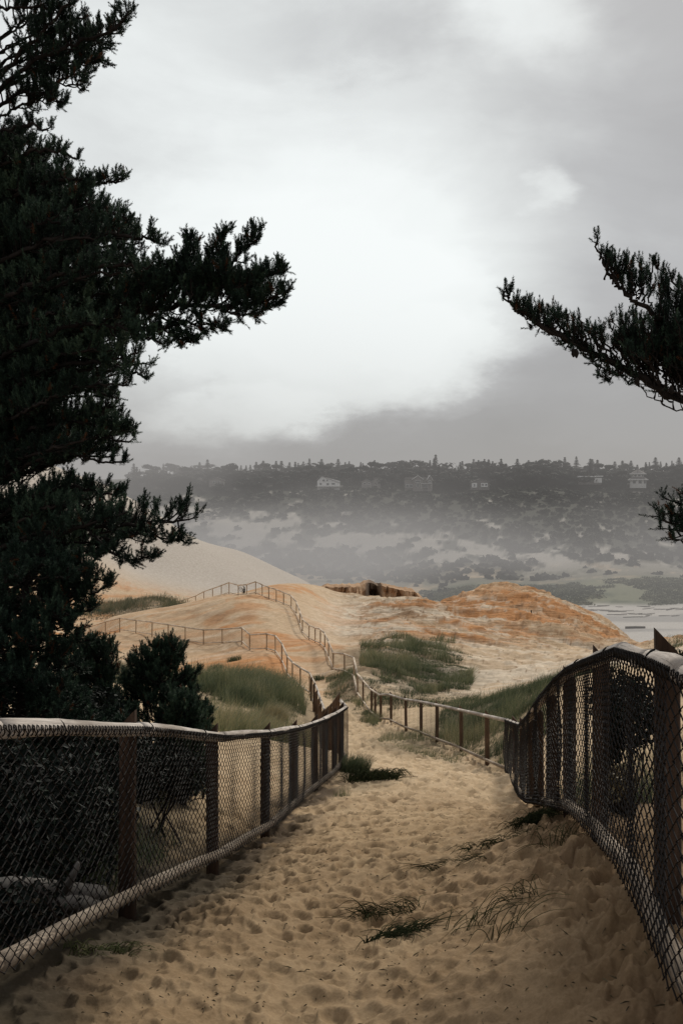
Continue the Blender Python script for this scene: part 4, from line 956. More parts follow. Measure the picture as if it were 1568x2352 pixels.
def arc_tuft(u, d, n_, ru, rv, L_, arch, label, az=0.0, azs=1.0, r=.0022, tone=.15):
    """wiry dune grass whose blades arch over and lie along the sand"""
    g = G(u, d); mb = MB()
    for k in range(n_):
        x = g[0] + max(-1.5, min(1.5, random.gauss(0, 1))) * ru * .5; y = d + max(-1.5, min(1.5, random.gauss(0, 1))) * rv * .5; a = az + random.gauss(0, azs); l = L_ * random.uniform(.35, 1.15); h = arch * random.uniform(.2, 1.3)
        cv = random.gauss(0, .9); t = np.linspace(0, 1, 8); an = a + cv * t
        px = x + np.cumsum(np.cos(an)) * l / 8; py = y + np.cumsum(np.sin(an)) * l / 8
        e = random.uniform(.0, .9); pz = ground(px, py) + .006 + h * np.sin(np.minimum(t * (1 + e * .3), 1) * math.pi * random.uniform(.7, 1.0)) 
        pz[0] -= .02
        mb.tube(np.stack([px, py, pz], 1), np.linspace(r, r * .35, 8) * random.uniform(.7, 1.2), n=3, cap=False, tone=float(np.clip(tone + random.gauss(0, .12), 0, 1)))
    org = np.array(g); mb.V = [v - org for v in mb.V]
    return tag(obj('grass_tuft', mb.data('grass_tuft', M_WIRY), None, org), label, 'grass tuft')
arc_tuft(852, 17.7, 420, .55, .35, .42, .13, 'low dark grass clump trailing onto the path beside the fence corner', .1, 1.2, .006, .1)
arc_tuft(1215, 8.05, 330, .16, .10, .22, .07, 'dark compact grass clump on the bank below the right fence bend', .3, 1.6, .003, .0)
arc_tuft(1260, 8.3, 60, .3, .2, .35, .10, 'loose wiry grass halo behind the compact dark clump on the right bank', .3, 1.6, .0022, .2)
arc_tuft(1165, 7.3, 100, .36, .07, .2, .05, 'long creeping grass runner crossing the bank toward the right fence', 3.3, .9, .0028, .08)
arc_tuft(1060, 7.0, 70, .26, .06, .3, .03, 'thin left end of the creeping grass line on the open sand', 3.2, .5, .0022, .1)
arc_tuft(905, 5.9, 85, .22, .11, .3, .05, 'upper sprawl of bent grass blades in the middle of the path', 3.0, .9, .0026, .08)
arc_tuft(900, 5.35, 150, .20, .05, .22, .03, 'flattened dark grass sprawl in the foreground sand', .0, .9, .0028, .03)
arc_tuft(1060, 5.15, 24, .13, .10, .32, .07, 'few long wiry blades arching over the foreground sand', -.5, 1.0, .0024, .15)
arc_tuft(1215, 5.25, 22, .10, .08, .30, .08, 'thin wiry sprig with curved blades below the right bank', 2.6, 1.2, .0024, .12)
arc_tuft(1150, 4.75, 16, .08, .06, .32, .10, 'small spidery sprig nearest the bottom right of the sand', -.6, 1.4, .0022, .12)
arc_tuft(1290, 6.6, 34, .16, .14, .3, .09, 'sparse curling blades on the sand just left of the right fence foot', 2.0, 1.6, .0022, .15)
arc_tuft(215, 5.05, 90, .22, .07, .16, .05, 'little green fern like plant under the left bottom rail', .0, .9, .0032, .5)
for k, (u, d) in enumerate([(728, 59), (495, 63), (538, 66.5)]):
    tuft(u, d, 300, .5, .4, .02, ['tiny grass patch at the foot of the left fence beside the hill', 'brown shrubby clump on the orange ledge behind the small pine', 'small shrubby clump higher on the orange ledge'][k], .35, .5, mat=M_GRASS)

# sticks, needles and crumbs lying on the sand
n_ = 3200
d = np.exp(rng.uniform(math.log(3.2), math.log(24), n_))
cxp = np.interp(d, [2, 6, 10, 14, 18, 24], [0.0, 0.1, 0.35, 0.9, 1.3, 1.6]); x = cxp + rng.normal(0, 1.05, n_); x = np.clip(x, cxp - 1.9, cxp + 1.9)
u = HX + x / d * F
# sample the finished ground for exact height
ui = np.clip(np.searchsorted(us, u), 1, nc - 1); li = np.clip(np.searchsorted(ls, np.log(d)), 1, nr - 1)
z = Z[li, ui] + .003
a = rng.uniform(0, 3.14, n_); ln = rng.exponential(.012, n_) + .006; ln[::40] *= 5; ln = np.minimum(ln, .14); w_ = rng.uniform(.0008, .0022, n_) * (1 + .0 * d)
dv = np.stack([np.cos(a), np.sin(a), rng.uniform(-.1, .25, n_)], 1) * ln[:, None]; sv = np.stack([-np.sin(a), np.cos(a), np.zeros(n_)], 1) * w_[:, None]
c0 = np.stack([x, d, z], 1)
V = np.stack([c0 - dv / 2 - sv, c0 - dv / 2 + sv, c0 + dv / 2 + sv * .5, c0 + dv / 2 - sv * .5, c0 + [0, 0, .006] ], 1).reshape(-1, 3)
b0 = np.arange(n_)[:, None] * 5
T_ = np.concatenate([b0 + [0, 1, 4], b0 + [1, 2, 4], b0 + [2, 3, 4], b0 + [3, 0, 4]])
lit_o = obj('sand_litter', mesh_data('sand_litter', V, [T_], M_STRAW, False, {'tone': np.repeat(rng.uniform(0, .75, n_), 5)}))
tag(lit_o, 'tiny sticks and dry needles scattered over the trodden sand', 'litter', kind='stuff')

# ------------------------------------------------------------------ sandstone cliff block behind the hollow
m, nt, b, out = nmat('sandstone_cliff')
tc = N(nt, 'ShaderNodeTexCoord'); mp = N(nt, 'ShaderNodeMapping'); mp.inputs['Scale'].default_value = (.25, .25, .9); nt.links.new(tc.outputs['Object'], mp.inputs[0])
no = N(nt, 'ShaderNodeTexNoise', Scale=1.2, Detail=8.0, Roughness=.65); nt.links.new(mp.outputs[0], no.inputs['Vector'])
at = N(nt, 'ShaderNodeAttribute', attribute_name='tone')
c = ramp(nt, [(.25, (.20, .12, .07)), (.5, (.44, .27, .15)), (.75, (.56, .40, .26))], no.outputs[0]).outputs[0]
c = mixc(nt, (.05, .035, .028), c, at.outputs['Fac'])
nt.links.new(c, b.inputs['Base Color']); b.inputs['Roughness'].default_value = .95
bn = N(nt, 'ShaderNodeBump', Strength=.6, Distance=.4); nt.links.new(no.outputs[0], bn.inputs['Height']); nt.links.new(bn.outputs[0], b.inputs['Normal'])
M_CLIFF = m
cu = np.linspace(735, 968, 60); rows = 14
topv = (fbm(cu * .12, cu * 0 + 3, 4, .6) - .5) * 8 + np.interp(cu, [735, 750, 775, 830, 840, 870, 900, 950, 968], [1367, 1358, 1359, 1354, 1347, 1354, 1361, 1374, 1392]) + (fbm(cu * .07, cu * 0, 3) - .5) * 6
dd = np.interp(cu, [735, 780, 838, 846, 866, 872, 968], [150, 152, 158, 166, 168, 158, 150])
V = []; tn = []
for j in range(rows):
    f = j / (rows - 1)
    for i, u_ in enumerate(cu):
        dp = dd[i] + (6 * (1 - f) if j else 8) + (fbm(np.array(u_ * .09), np.array(f * 4.), 4, .6) - .5) * 9
        zt = -(topv[i] - HY) / F * dd[i]
        z_ = zt + (.6 if j == 0 else .7) - (max(0, j - 1)) / (rows - 2) * 11
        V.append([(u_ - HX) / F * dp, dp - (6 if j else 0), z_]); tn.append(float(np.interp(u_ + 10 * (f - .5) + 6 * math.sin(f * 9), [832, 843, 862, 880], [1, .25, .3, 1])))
I_ = (np.arange(rows - 1)[:, None] * 60 + np.arange(59)[None, :]); Q_ = np.stack([I_, I_ + 60, I_ + 61, I_ + 1], -1).reshape(-1, 4)
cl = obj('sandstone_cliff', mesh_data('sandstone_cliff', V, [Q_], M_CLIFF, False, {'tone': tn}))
tag(cl, kind='structure')

# ------------------------------------------------------------------ far hillside: scrub mass, trees, houses
n_ = 9000
d = rng.uniform(405, 900, n_) ; u = rng.uniform(-300, 2000, n_)
x = (u - HX) / F * d; z = ground(x, d); vv = HY - z / d * F
vegn = fbm(x * .05, d * .03, 5, .6, 1.); vf_ = fbm(x * .09, d * .05, 6, .62, 1.)
ok = ((d > 500) & (bareness(u, vv, vf_, vegn) < .35)) | ((d <= 500) & (u < 1050) & (fbm(x * .03, d * .05, 4, .6, 2.) > .42) & (rng.random(n_) < .5))
ok &= ~((d < 560) & (u < 500))
x, d, z, u = x[ok], d[ok], z[ok], u[ok]; n_ = len(x)
k = 14
c0 = np.stack([x, d, z], 1)[:, None, :]
rad = np.where(d > 500, rng.uniform(1.0, 3.6, n_), rng.uniform(.8, 2.0, n_))[:, None, None]
dirs = unit(rng.normal(0, 1, (n_, k, 3))); dirs[..., 2] = np.abs(dirs[..., 2])
cc = c0 + dirs * rad * rng.uniform(.35, 1, (n_, k, 1)) * [1, 1, .8]
s_ = rad * .5
a = unit(rng.normal(0, 1, (n_, k, 3))); b_ = unit(np.cross(a, dirs + .01))
V = np.stack([cc - a * s_, cc + a * s_, cc + b_ * s_, cc - b_ * s_ * .8], 2).reshape(-1, 3)
Q_ = np.arange(len(V)).reshape(-1, 4)[:, [0, 2, 1, 3]]
so = obj('hillside_scrub', mesh_data('hillside_scrub', V, [Q_], M_SCRUB, False, {'tone': np.repeat(np.clip(rng.normal(.35, .25, n_), 0, 1), k * 4)}))
tag(so, 'low coastal scrub covering the far misty hillside', 'scrub', kind='stuff')

nf = 7000
d = rng.uniform(401, 478, nf); u = rng.uniform(960, 1750, nf); x = (u - HX) / F * d; z = ground(x, d)
ok = fbm(x * .05, d * .05, 4, .6, 5.) > .40; x, d, z = x[ok], d[ok], z[ok]; nf = len(x)
c0 = np.stack([x, d, z], 1)[:, None, :]; rd = rng.uniform(.35, 1.1, nf)[:, None, None]
dirs = unit(rng.normal(0, 1, (nf, 7, 3))); dirs[..., 2] = np.abs(dirs[..., 2]); cc = c0 + dirs * rd * [1.6, 1.6, .7]
a = unit(rng.normal(0, 1, (nf, 7, 3))); b_ = unit(np.cross(a, dirs + .01)); s_ = rd * .5
V = np.stack([cc - a * s_, cc + a * s_, cc + b_ * s_, cc - b_ * s_ * .8], 2).reshape(-1, 3)
tt = np.clip(.15 + (fbm(x * .08, d * .08, 3, .6, 3.) - .3) * 1.2 + rng.normal(0, .1, nf), 0, .8)
fo = obj('foredune_grass', mesh_data('foredune_grass', V, [np.arange(len(V)).reshape(-1, 4)[:, [0, 2, 1, 3]]], M_GRASSFAR, False, {'tone': np.repeat(tt, 28)}))
tag(fo, 'grey green beach grass covering the low dunes behind the beach', 'grass', kind='stuff')

def conifer_data(h=1.0, wid=.22, layers=15, seed=0, ragged=.35):
    rs = random.Random(seed); mb = MB()
    for L_ in range(layers):
        f = L_ / (layers - 1); zc = .12 + .86 * f; r = wid * (1 - f) ** .8 * rs.uniform(1 - ragged, 1.15) + .012
        for k in range(9):
            an = rs.uniform(0, 6.28); rr = r * rs.uniform(.6, 1.15); dx, dy = math.cos(an), math.sin(an); w = .045 + .05 * (1 - f)
            mb.add([[dx * .01, dy * .01, zc + .035], [dx * rr * .6 - dy * w, dy * rr * .6 + dx * w, zc - .01], [dx * rr, dy * rr, zc - .03 * rs.uniform(.2, 1.4)], [dx * rr * .6 + dy * w, dy * rr * .6 - dx * w, zc - .015]], Q=[[0, 1, 2, 3]], tone=rs.random() * .7)
    return mb.data('crown', M_FARTREE)
def round_data(seed=0, flat=.8):
    rr = np.random.default_rng(seed); mb = MB()
    nb = 7; cs = rr.normal(0, .22, (nb, 3)) * [1.0, 1.0, .8] + [0, 0, .50]
    for c in cs:
        m_ = 60; dr = unit(rr.normal(0, 1, (m_, 3))); p = c + dr * rr.uniform(.12, .26) * rr.uniform(.6, 1.05, (m_, 1)) * [1.2, 1.2, flat]
        a = unit(np.cross(dr, rr.normal(0, 1, (m_, 3)))); b_ = np.cross(dr, a); s_ = rr.uniform(.03, .07, (m_, 1))
        V = np.stack([p - a * s_, p - b_ * s_, p + a * s_, p + b_ * s_], 1).reshape(-1, 3)
        mb.add(V, Q=np.arange(m_ * 4).reshape(-1, 4), tone=np.repeat(rr.random(m_) * .8, 4))
    return mb.data('crown', M_FARTREE)
def trunk_data(h=.8, r=.02):
    mb = MB(); mb.tube([[0, 0, -.1], [0, 0, h * .5], [0, 0, h]], [r, r * .7, r * .2], n=5); return mb.data('trunk', M_BARK)
CON = [conifer_data(seed=s, wid=w, ragged=r) for s, w, r in ((1, .28, .35), (2, .22, .3), (3, .34, .5), (4, .27, .5))]
RND = [round_data(s, f) for s, f in ((5, .8), (6, .65), (7, .9), (8, .7))]
TD = trunk_data(); TD2 = trunk_data(.55, .03)
def far_tree(u, d, hpx, kind, label, group, widen=1.0):
    g = G(u, d); h = hpx / F * d
    r_ = empty('conifer_tree' if kind == 'c' else 'broad_tree', g - [0, 0, .5], label, 'tree', group, random.uniform(0, 6.28)); r_.scale = (h * widen, h * widen, h)
    me = random.choice(CON if kind == 'c' else RND)
    c = obj('crown', me, r_); t = obj('trunk', TD if kind == 'c' else TD2, r_)
    return r_
ridge = [(320, 22), (338, 18), (352, 26), (368, 20), (398, 44)]
for k in range(125):
    u = 300 + k * 10.3 + random.uniform(-6, 6)
    far_tree(u, random.uniform(930, 1010), random.uniform(32, 50) * (1.15 if random.random() < .15 else 1) * (.8 if u < 560 else 1), 'c' if random.random() < .5 else 'r', 'tree standing on the misty far ridge line', 'trees along the far ridge', random.uniform(1.3, 2.0))
for u, hp in [(678, 56), (860, 48), (942, 50), (1000, 60), (965, 44), (1150, 56), (1098, 52), (1240, 44), (1482, 44)]:
    far_tree(u, 900, hp, 'c', 'taller conifer standing above the far tree line', 'tall conifers above the tree line', 1.35)
for k in range(120):
    u = 310 + k * 11 + random.uniform(-8, 8); d = random.uniform(812, 880)
    far_tree(u, d, random.uniform(34, 58), 'r' if random.random() < .8 else 'c', 'dark rounded tree in the belt behind the far houses', 'trees behind the far houses', random.uniform(1.2, 1.7))
for u, d, hp, w in [(1375, 822, 52, 1.5), (1400, 820, 50, 1.4), (1350, 822, 46, 1.4), (1425, 835, 52, 1.2), (1170, 820, 56, 1.4), (1030, 815, 58, 1.3), (870, 812, 50, 1.2), (700, 815, 50, 1.3), (1260, 815, 60, 1.3), (1215, 815, 54, 1.3), (1310, 820, 50, 1.3), (600, 800, 44, 1.4), (560, 805, 48, 1.3), (500, 800, 40, 1.3)]:
    far_tree(u, d, hp, 'r', 'broad dark tree rising beside the far houses', 'broad trees beside the far houses', w)
for k in range(80):
    u = 430 + k * 14.5 + random.uniform(-7, 7); d = random.uniform(700, 765)
    far_tree(u, d, random.uniform(14, 24), 'r', 'low dark tree on the slope below the far houses', 'low trees on the slope below the houses', 1.6)
for k in range(12):
    far_tree(1490 + k * 13, 1100 + random.uniform(0, 60), random.uniform(34, 46), 'c', 'bluish conifer on the distant right skyline', 'distant conifers at right')

# houses
M_WHITE = tone_mat('house_white', [(0, (.5, .49, .47)), (1, (.78, .77, .75))], rough=.7, nscale=.6, nstr=.12)
M_GREYW = tone_mat('house_shingle', [(0, (.10, .09, .085)), (1, (.30, .28, .26))], rough=.85, nscale=.8, nstr=.2)
M_ROOF = tone_mat('house_roof', [(0, (.06, .055, .055)), (1, (.26, .24, .23))], rough=.85, nscale=.8, nstr=.2)
M_GLASS = tone_mat('window_glass', [(0, (.03, .035, .04)), (1, (.10, .11, .12))], rough=.15, spec=.5)
def hpart(name, mat, root, fn, tone=.6, label=None):
    mb = MB(); fn(mb); mb.tone = [np.full(len(v), tone) for v in mb.V]
    o = obj(name, mb.data(name, mat), root)
    if label: o['label'] = label
    return o
def gable(mb, x0, x1, y0, y1, z0, z1, zr, xr=None, along='y'):
    """block with a pitched roof line; ridge runs along y at x=xr"""
    xr = (x0 + x1) / 2 if xr is None else xr
    V = [[x0, y0, z0], [x1, y0, z0], [x1, y0, z1], [xr, y0, zr], [x0, y0, z1], [x0, y1, z0], [x1, y1, z0], [x1, y1, z1], [xr, y1, zr], [x0, y1, z1]]
    mb.add(V, Q=[[0, 1, 2, 4], [5, 9, 7, 6], [1, 6, 7, 2], [0, 4, 9, 5], [0, 5, 6, 1]], T=[[4, 2, 3], [9, 8, 7]])
def roof2(mb, x0, x1, y0, y1, z1, zr, xr, ov=.6, th=.35, zl=None):
    zl = z1 if zl is None else zl
    sl = (zr - zl) / (xr - x0); sr = (zr - z1) / (x1 - xr)
    for (xa, za, xb, zb) in ((x0 - ov, zl - ov * sl, xr, zr), (xr, zr, x1 + ov, z1 - ov * sr)):
        V = [[xa, y0 - ov, za + .02], [xb, y0 - ov, zb + .02], [xb, y1 + ov, zb + .02], [xa, y1 + ov, za + .02]]
        V += [[p[0], p[1], p[2] + th] for p in V]
        mb.add(V, Q=[[0, 3, 2, 1], [4, 5, 6, 7], [0, 1, 5, 4], [1, 2, 6, 5], [2, 3, 7, 6], [3, 0, 4, 7]])
K = 790 / F
def house_at(u, v, d, label):
    p = P(u, v, d); return empty('house', p, label, 'house')
def windows(root, rects, y, mat=M_GLASS, frame=M_WHITE):
    for (x, z, w, h) in rects:
        f = hpart('window', frame, root, lambda mb: mb.box((x, y - .06, z), (w + .4, .12, h + .4)), .9)
        mb = MB(); mb.box((x, y - .16, z), (w, .08, h), tone=.2); obj('pane', mb.data('pane', mat), f)
# 1 white house with long roof and deck
h = house_at(756, 1114, 790, 'white two storey house with a long sloping roof and deck, leftmost on the far hill')
hpart('wall', M_WHITE, h, lambda mb: gable(mb, -9.5, 8.5, 0, 9, -4, 3.2, 7.0, -5.8), .8)
hpart('roof', M_ROOF, h, lambda mb: roof2(mb, -9.5, 8.5, 0, 9, 1.4, 7.0, -5.8, zl=4.6), .9)
windows(h, [(-4.5, 3.6, 1.6, 1.4), (-1.6, 3.6, 1.0, 1.2), (-1.2, .6, 1.8, 1.6), (3.2, .9, 2.6, 1.2), (-6.8, .8, 1.4, 1.4)], -.0)
hpart('deck', M_WHITE, h, lambda mb: (mb.box((0, -1.8, -1.2), (21, 3.4, .3)), mb.box((0, -3.5, -.3), (21, .1, .1)), [mb.box((x_, -3.5, -.75), (.12, .1, .8)) for x_ in np.linspace(-10.4, 10.4, 22)]), .7)
# 2 grey house with gables and white trim
h = house_at(960, 1117, 790, 'grey shingled house with white trimmed gables, centre of the far hill')
hpart('wall', M_GREYW, h, lambda mb: (mb.box((0, 5, 1), (21, 8, 9.5)), gable(mb, -4.3, 3.6, -1.2, 5, -4, 5.6, 8.2), gable(mb, 7.2, 11, -.6, 5, -4, 5.6, 8.4)), .55)
hpart('roof', M_ROOF, h, lambda mb: (mb.box((0, 5, 5.9), (22.4, 9, .5)), mb.box((0, 5.6, 6.7), (20, 4.6, 1.2))), .5)
hpart('gable_trim', M_WHITE, h, lambda mb: (roof2(mb, -4.3, 3.6, -1.3, 4, 5.6, 8.2, -.35, ov=.7, th=.4), roof2(mb, 7.2, 11, -.7, 4, 5.6, 8.4, 9.1, ov=.7, th=.4)), .95)
windows(h, [(-.4, 3.9, 3.8, 1.4), (-.4, 1.0, 1.6, 3.0)], -1.2); windows(h, [(-8.6, .2, 1.8, 2.4), (-5.8, .2, 2.2, 2.4), (5.4, .4, 3.6, 2.2), (9.1, 3.8, 1.4, 1.4)], -.65 + 0.0)
hpart('deck', M_WHITE, h, lambda mb: (mb.box((6.2, -1.6, 2.2), (9.0, 1.6, .3)), [mb.box((x_, -2.3, .2), (.2, .2, 4)) for x_ in (2.2, 10.4)]), .8)
# 3 low house with white fronted wing
h = house_at(1102, 1117, 790, 'low house half hidden by trees with two white front panels on the far hill')
hpart('wall', M_GREYW, h, lambda mb: gable(mb, -7, 7.2, 0, 7, -3, 3.2, 5.8), .4)
hpart('roof', M_ROOF, h, lambda mb: roof2(mb, -7, 7.2, 0, 7, 3.2, 5.8, .1), .6)
hpart('front_panel', M_WHITE, h, lambda mb: (mb.box((-4.6, -.3, .8), (4.0, .5, 3.6)), mb.box((3.2, -.3, 1.0), (5.2, .5, 3.0))), 1.0)
windows(h, [(-4.6, .8, .9, 2.0), (2.0, 1.2, 1.4, 1.4), (4.6, 1.2, 1.4, 1.4)], -.56)
# 4 flat roofed
h = house_at(1356, 1105, 800, 'low flat roofed house with a white fascia, right of centre on the far hill')
hpart('wall', M_GREYW, h, lambda mb: mb.box((0, 4, -.2), (17, 7, 5)), .5)
hpart('roof', M_WHITE, h, lambda mb: (mb.box((-3.4, 3.6, 3.6), (12.4, 9.5, .9)), mb.box((6.8, 3.6, 3.9), (5.6, 9.5, .8))), 1.0)
hpart('garage_wall', M_WHITE, h, lambda mb: mb.box((5.6, .2, .6), (6.4, .8, 3.8)), .95)
windows(h, [(-5, 1.2, 2.6, 1.6), (-.8, 1.2, 2.2, 1.6)], .45)
# 5 eight sided two tier house
h = house_at(1464, 1104, 800, 'eight sided two tier house with pagoda like roofs at the right of the far hill')
def octa(mb, r0, z0, r1, z1, cap=False):
    a = np.arange(8) / 8 * 6.2832 + .39; V = [[r0 * math.cos(q), r0 * math.sin(q), z0] for q in a] + [[r1 * math.cos(q), r1 * math.sin(q), z1] for q in a]
    mb.add(V, Q=[[i, (i + 1) % 8, 8 + (i + 1) % 8, 8 + i] for i in range(8)])
hpart('wall', M_WHITE, h, lambda mb: (octa(mb, 6.4, -6, 6.4, .6), octa(mb, 4.4, 2.4, 4.4, 5.6)), .35)
hpart('roof', M_ROOF, h, lambda mb: (octa(mb, 8.2, .9, 4.3, 3.0), octa(mb, 6.6, 5.6, .5, 9.0), octa(mb, .5, 9.0, .35, 10.2), octa(mb, .6, 10.2, 0.01, 10.8)), .6)
hpart('eaves', M_WHITE, h, lambda mb: (octa(mb, 8.2, .35, 8.25, .95), octa(mb, 6.6, 5.1, 6.65, 5.65), octa(mb, 8.2, .35, 6.3, .4), octa(mb, 6.6, 5.1, 4.3, 5.1)), 1.0)
for (r_, z_, w_, hh_) in ((6.4, -1.2, 2.2, 2.2), (4.4, 4.0, 1.5, 1.4)):
    for q in range(4, 8):
        an = (q + .5) / 8 * 6.2832 + .39
        mb = MB(); mb.box((math.cos(an) * (r_ * .94), math.sin(an) * (r_ * .94), z_), (.3, w_, hh_), an, tone=.3); f = obj('window', mb.data('window', M_GLASS), h)
# 6, 7 faint ones
h = house_at(853, 1113, 800, 'small dim house between the white house and the gabled house')
hpart('wall', M_GREYW, h, lambda mb: (gable(mb, -8, 0, 0, 7, -3, 2.2, 4.2), gable(mb, 0.01, 7, 1, 7, -3, 2.8, 5.6)), .8)
hpart('roof', M_ROOF, h, lambda mb: (roof2(mb, -8, -.2, 0, 7, 2.2, 4.2, -4), roof2(mb, .6, 7, 1, 7, 2.8, 5.6, 3.5)), .8)
windows(h, [(-5.5, .8, 1.6, 1.4), (-2, .8, 1.4, 1.4)], 0.0)
h = house_at(497, 1108, 810, 'small pale roofed house at the left of the far hill')
hpart('wall', M_GREYW, h, lambda mb: gable(mb, -6, 6, 0, 7, -4, 1.8, 4.0), .7)
hpart('roof', M_ROOF, h, lambda mb: roof2(mb, -6, 6, 0, 7, 1.8, 4.0, 0), .7)
windows(h, [(-2, .2, 1.6, 1.4), (2, .2, 1.6, 1.4)], 0.0)

# driftwood on the beach
for k in range(34):
    u = random.uniform(1290, 1600); d = random.choice([random.uniform(378, 398), random.uniform(360, 395)]); 
    g = G(u, d); L_ = random.uniform(3, 10)
    mb = MB(); an = random.gauss(0, .35); r_ = random.uniform(.12, .28)
    mb.tube([[-L_ / 2 * math.cos(an), -L_ / 2 * math.sin(an), r_ * .5], [0, 0, r_ * .7], [L_ / 2 * math.cos(an), L_ / 2 * math.sin(an), r_ * random.uniform(.5, 2.5)]], [r_, r_ * .9, r_ * .6], n=7, tone=random.choice([.4, .6, .9, 1.0]))
    o = obj('driftwood_log', mb.data('driftwood_log', M_DRIFT), None, g + [0, 0, 0])
    tag(o, 'bleached driftwood log stranded along the upper beach', 'driftwood', 'driftwood logs on the beach')
g = G(1458, 325); mb = MB(); mb.tube([[-3.2, 0, .3], [0, .4, .35], [3.3, .3, .35]], [.4, .4, .35], n=8, tone=.1)
tag(obj('driftwood_log', mb.data('driftwood_log', M_DRIFT), None, g), 'lone dark log lying on the bare sand nearer than the other driftwood', 'driftwood')
# small bare bush on the hilltop behind the far fence
g = G(562, 104); root = empty('bare_bush', g, 'small bare bush leaning on the hilltop between the fence posts', 'bush')
mb = MB()
for k in range(14):
    an = random.uniform(-1.2, 1.2); e = np.array([-.4 + math.sin(an) * .5, random.uniform(-.3, .3), .45 + .35 * math.cos(an)]); mb.tube([[0, 0, -.1], e * .5 + rng.normal(0, .08, 3), e], [.03, .02, .008], n=4)
obj('stem', mb.data('stem', M_BARK), root)
# small stump on the orange mound
g = G(1219, 104); mb = MB(); mb.tube([[0, 0, -.2], [.02, 0, .25], [0, 0, .5]], [.07, .06, .05], n=8, rough=.1, tone=.2)
tag(obj('wooden_stake', mb.data('wooden_stake', M_BARK), None, g), 'short dark stake on the orange sandstone mound', 'stake')

# ------------------------------------------------------------------ sea mist lying over the valley
m = bpy.data.materials.new('sea_mist'); m.use_nodes = True; nt = m.node_tree; nt.nodes.clear()
out = nt.nodes.new('ShaderNodeOutputMaterial')
tc = N(nt, 'ShaderNodeTexCoord'); sx = N(nt, 'ShaderNodeSeparateXYZ'); nt.links.new(tc.outputs['Object'], sx.inputs[0])
def MR(src, a, b_, c_, d_, smooth=True):
    r = nt.nodes.new('ShaderNodeMapRange'); r.interpolation_type = 'SMOOTHSTEP' if smooth else 'LINEAR'
    r.inputs[1].default_value = a; r.inputs[2].default_value = b_; r.inputs[3].default_value = c_; r.inputs[4].default_value = d_
    nt.links.new(src, r.inputs[0]); return r.outputs[0]
def MM(op, a, b_):
    r = nt.nodes.new('ShaderNodeMath'); r.operation = op
    for i, s in enumerate((a, b_)):
        if isinstance(s, (int, float)): r.inputs[i].default_value = s
        else: nt.links.new(s, r.inputs[i])
    return r.outputs[0]
hz = MM('MULTIPLY', MR(sx.outputs[2], -30, 10, 1.25, 0.17), MR(sx.outputs[2], 35, 78, 1.0, 0.0))
near = MR(sx.outputs[1], 170, 330, 0.45, 1.0)
left = MR(sx.outputs[0], -140, 180, 2.4, 0.75)
mp = N(nt, 'ShaderNodeMapping'); mp.inputs['Scale'].default_value = (.006, .004, .018); nt.links.new(tc.outputs['Object'], mp.inputs[0])
no = N(nt, 'ShaderNodeTexNoise', Scale=1.0, Detail=2.0); nt.links.new(mp.outputs[0], no.inputs['Vector'])
nz = MR(no.outputs[0], .35, .66, .4, 1.7)
den = MM('MULTIPLY', MM('MULTIPLY', MM('MULTIPLY', hz, near), MM('MULTIPLY', left, nz)), .0025)
va = N(nt, 'ShaderNodeVolumeAbsorption'); va.inputs[0].default_value = (0, 0, 0, 1); nt.links.new(den, va.inputs['Density'])
em = N(nt, 'ShaderNodeEmission'); em.inputs[0].default_value = (.36, .345, .332, 1); nt.links.new(den, em.inputs['Strength'])  # mist glows by itself in place of scattered daylight
ad = N(nt, 'ShaderNodeAddShader'); nt.links.new(va.outputs[0], ad.inputs[0]); nt.links.new(em.outputs[0], ad.inputs[1]); nt.links.new(ad.outputs[0], out.inputs['Volume'])
M_MIST = m
mb = MB(); mb.box((100, 640, 20), (1800, 940, 130))
mist = mb.build('sea_mist', M_MIST); tag(mist, kind='structure')

# ------------------------------------------------------------------ sky
SUN_EL, SUN_AZ = 36, 22          # azimuth to the right of straight ahead
w = bpy.data.worlds.new('World'); scene.world = w; w.use_nodes = True; nt = w.node_tree; nt.nodes.clear()
out = nt.nodes.new('ShaderNodeOutputWorld'); bg = nt.nodes.new('ShaderNodeBackground'); nt.links.new(bg.outputs[0], out.inputs[0])
sky = nt.nodes.new('ShaderNodeTexSky'); sky.sky_type = 'NISHITA'; sky.sun_disc = False; sky.sun_elevation = math.radians(SUN_EL); sky.sun_rotation = math.radians(SUN_AZ)
tc = N(nt, 'ShaderNodeTexCoord')
n1 = N(nt, 'ShaderNodeTexNoise', Scale=2.6, Detail=5.0, Roughness=.5); nt.links.new(tc.outputs['Generated'], n1.inputs['Vector'])
mp = N(nt, 'ShaderNodeMapping'); mp.inputs['Scale'].default_value = (1, 1, 2.2); nt.links.new(tc.outputs['Generated'], mp.inputs[0])
n2 = N(nt, 'ShaderNodeTexNoise', Scale=8.0, Detail=7.0, Roughness=.6); nt.links.new(mp.outputs[0], n2.inputs['Vector'])
def vadd(a, b_, op='ADD'):
    v = nt.nodes.new('ShaderNodeVectorMath'); v.operation = op
    for i, s in enumerate((a, b_)):
        if isinstance(s, tuple): v.inputs[i].default_value = s
        else: nt.links.new(s, v.inputs[i])
    return v
d1 = vadd(vadd(n1.outputs['Color'], (.5, .5, .5), 'SUBTRACT').outputs[0], (.11, .11, .08), 'MULTIPLY')
d2 = vadd(vadd(n2.outputs['Color'], (.5, .5, .5), 'SUBTRACT').outputs[0], (.12, .12, .085), 'MULTIPLY')
dirv = vadd(vadd(tc.outputs['Generated'], d1.outputs[0]).outputs[0], d2.outputs[0]).outputs[0]
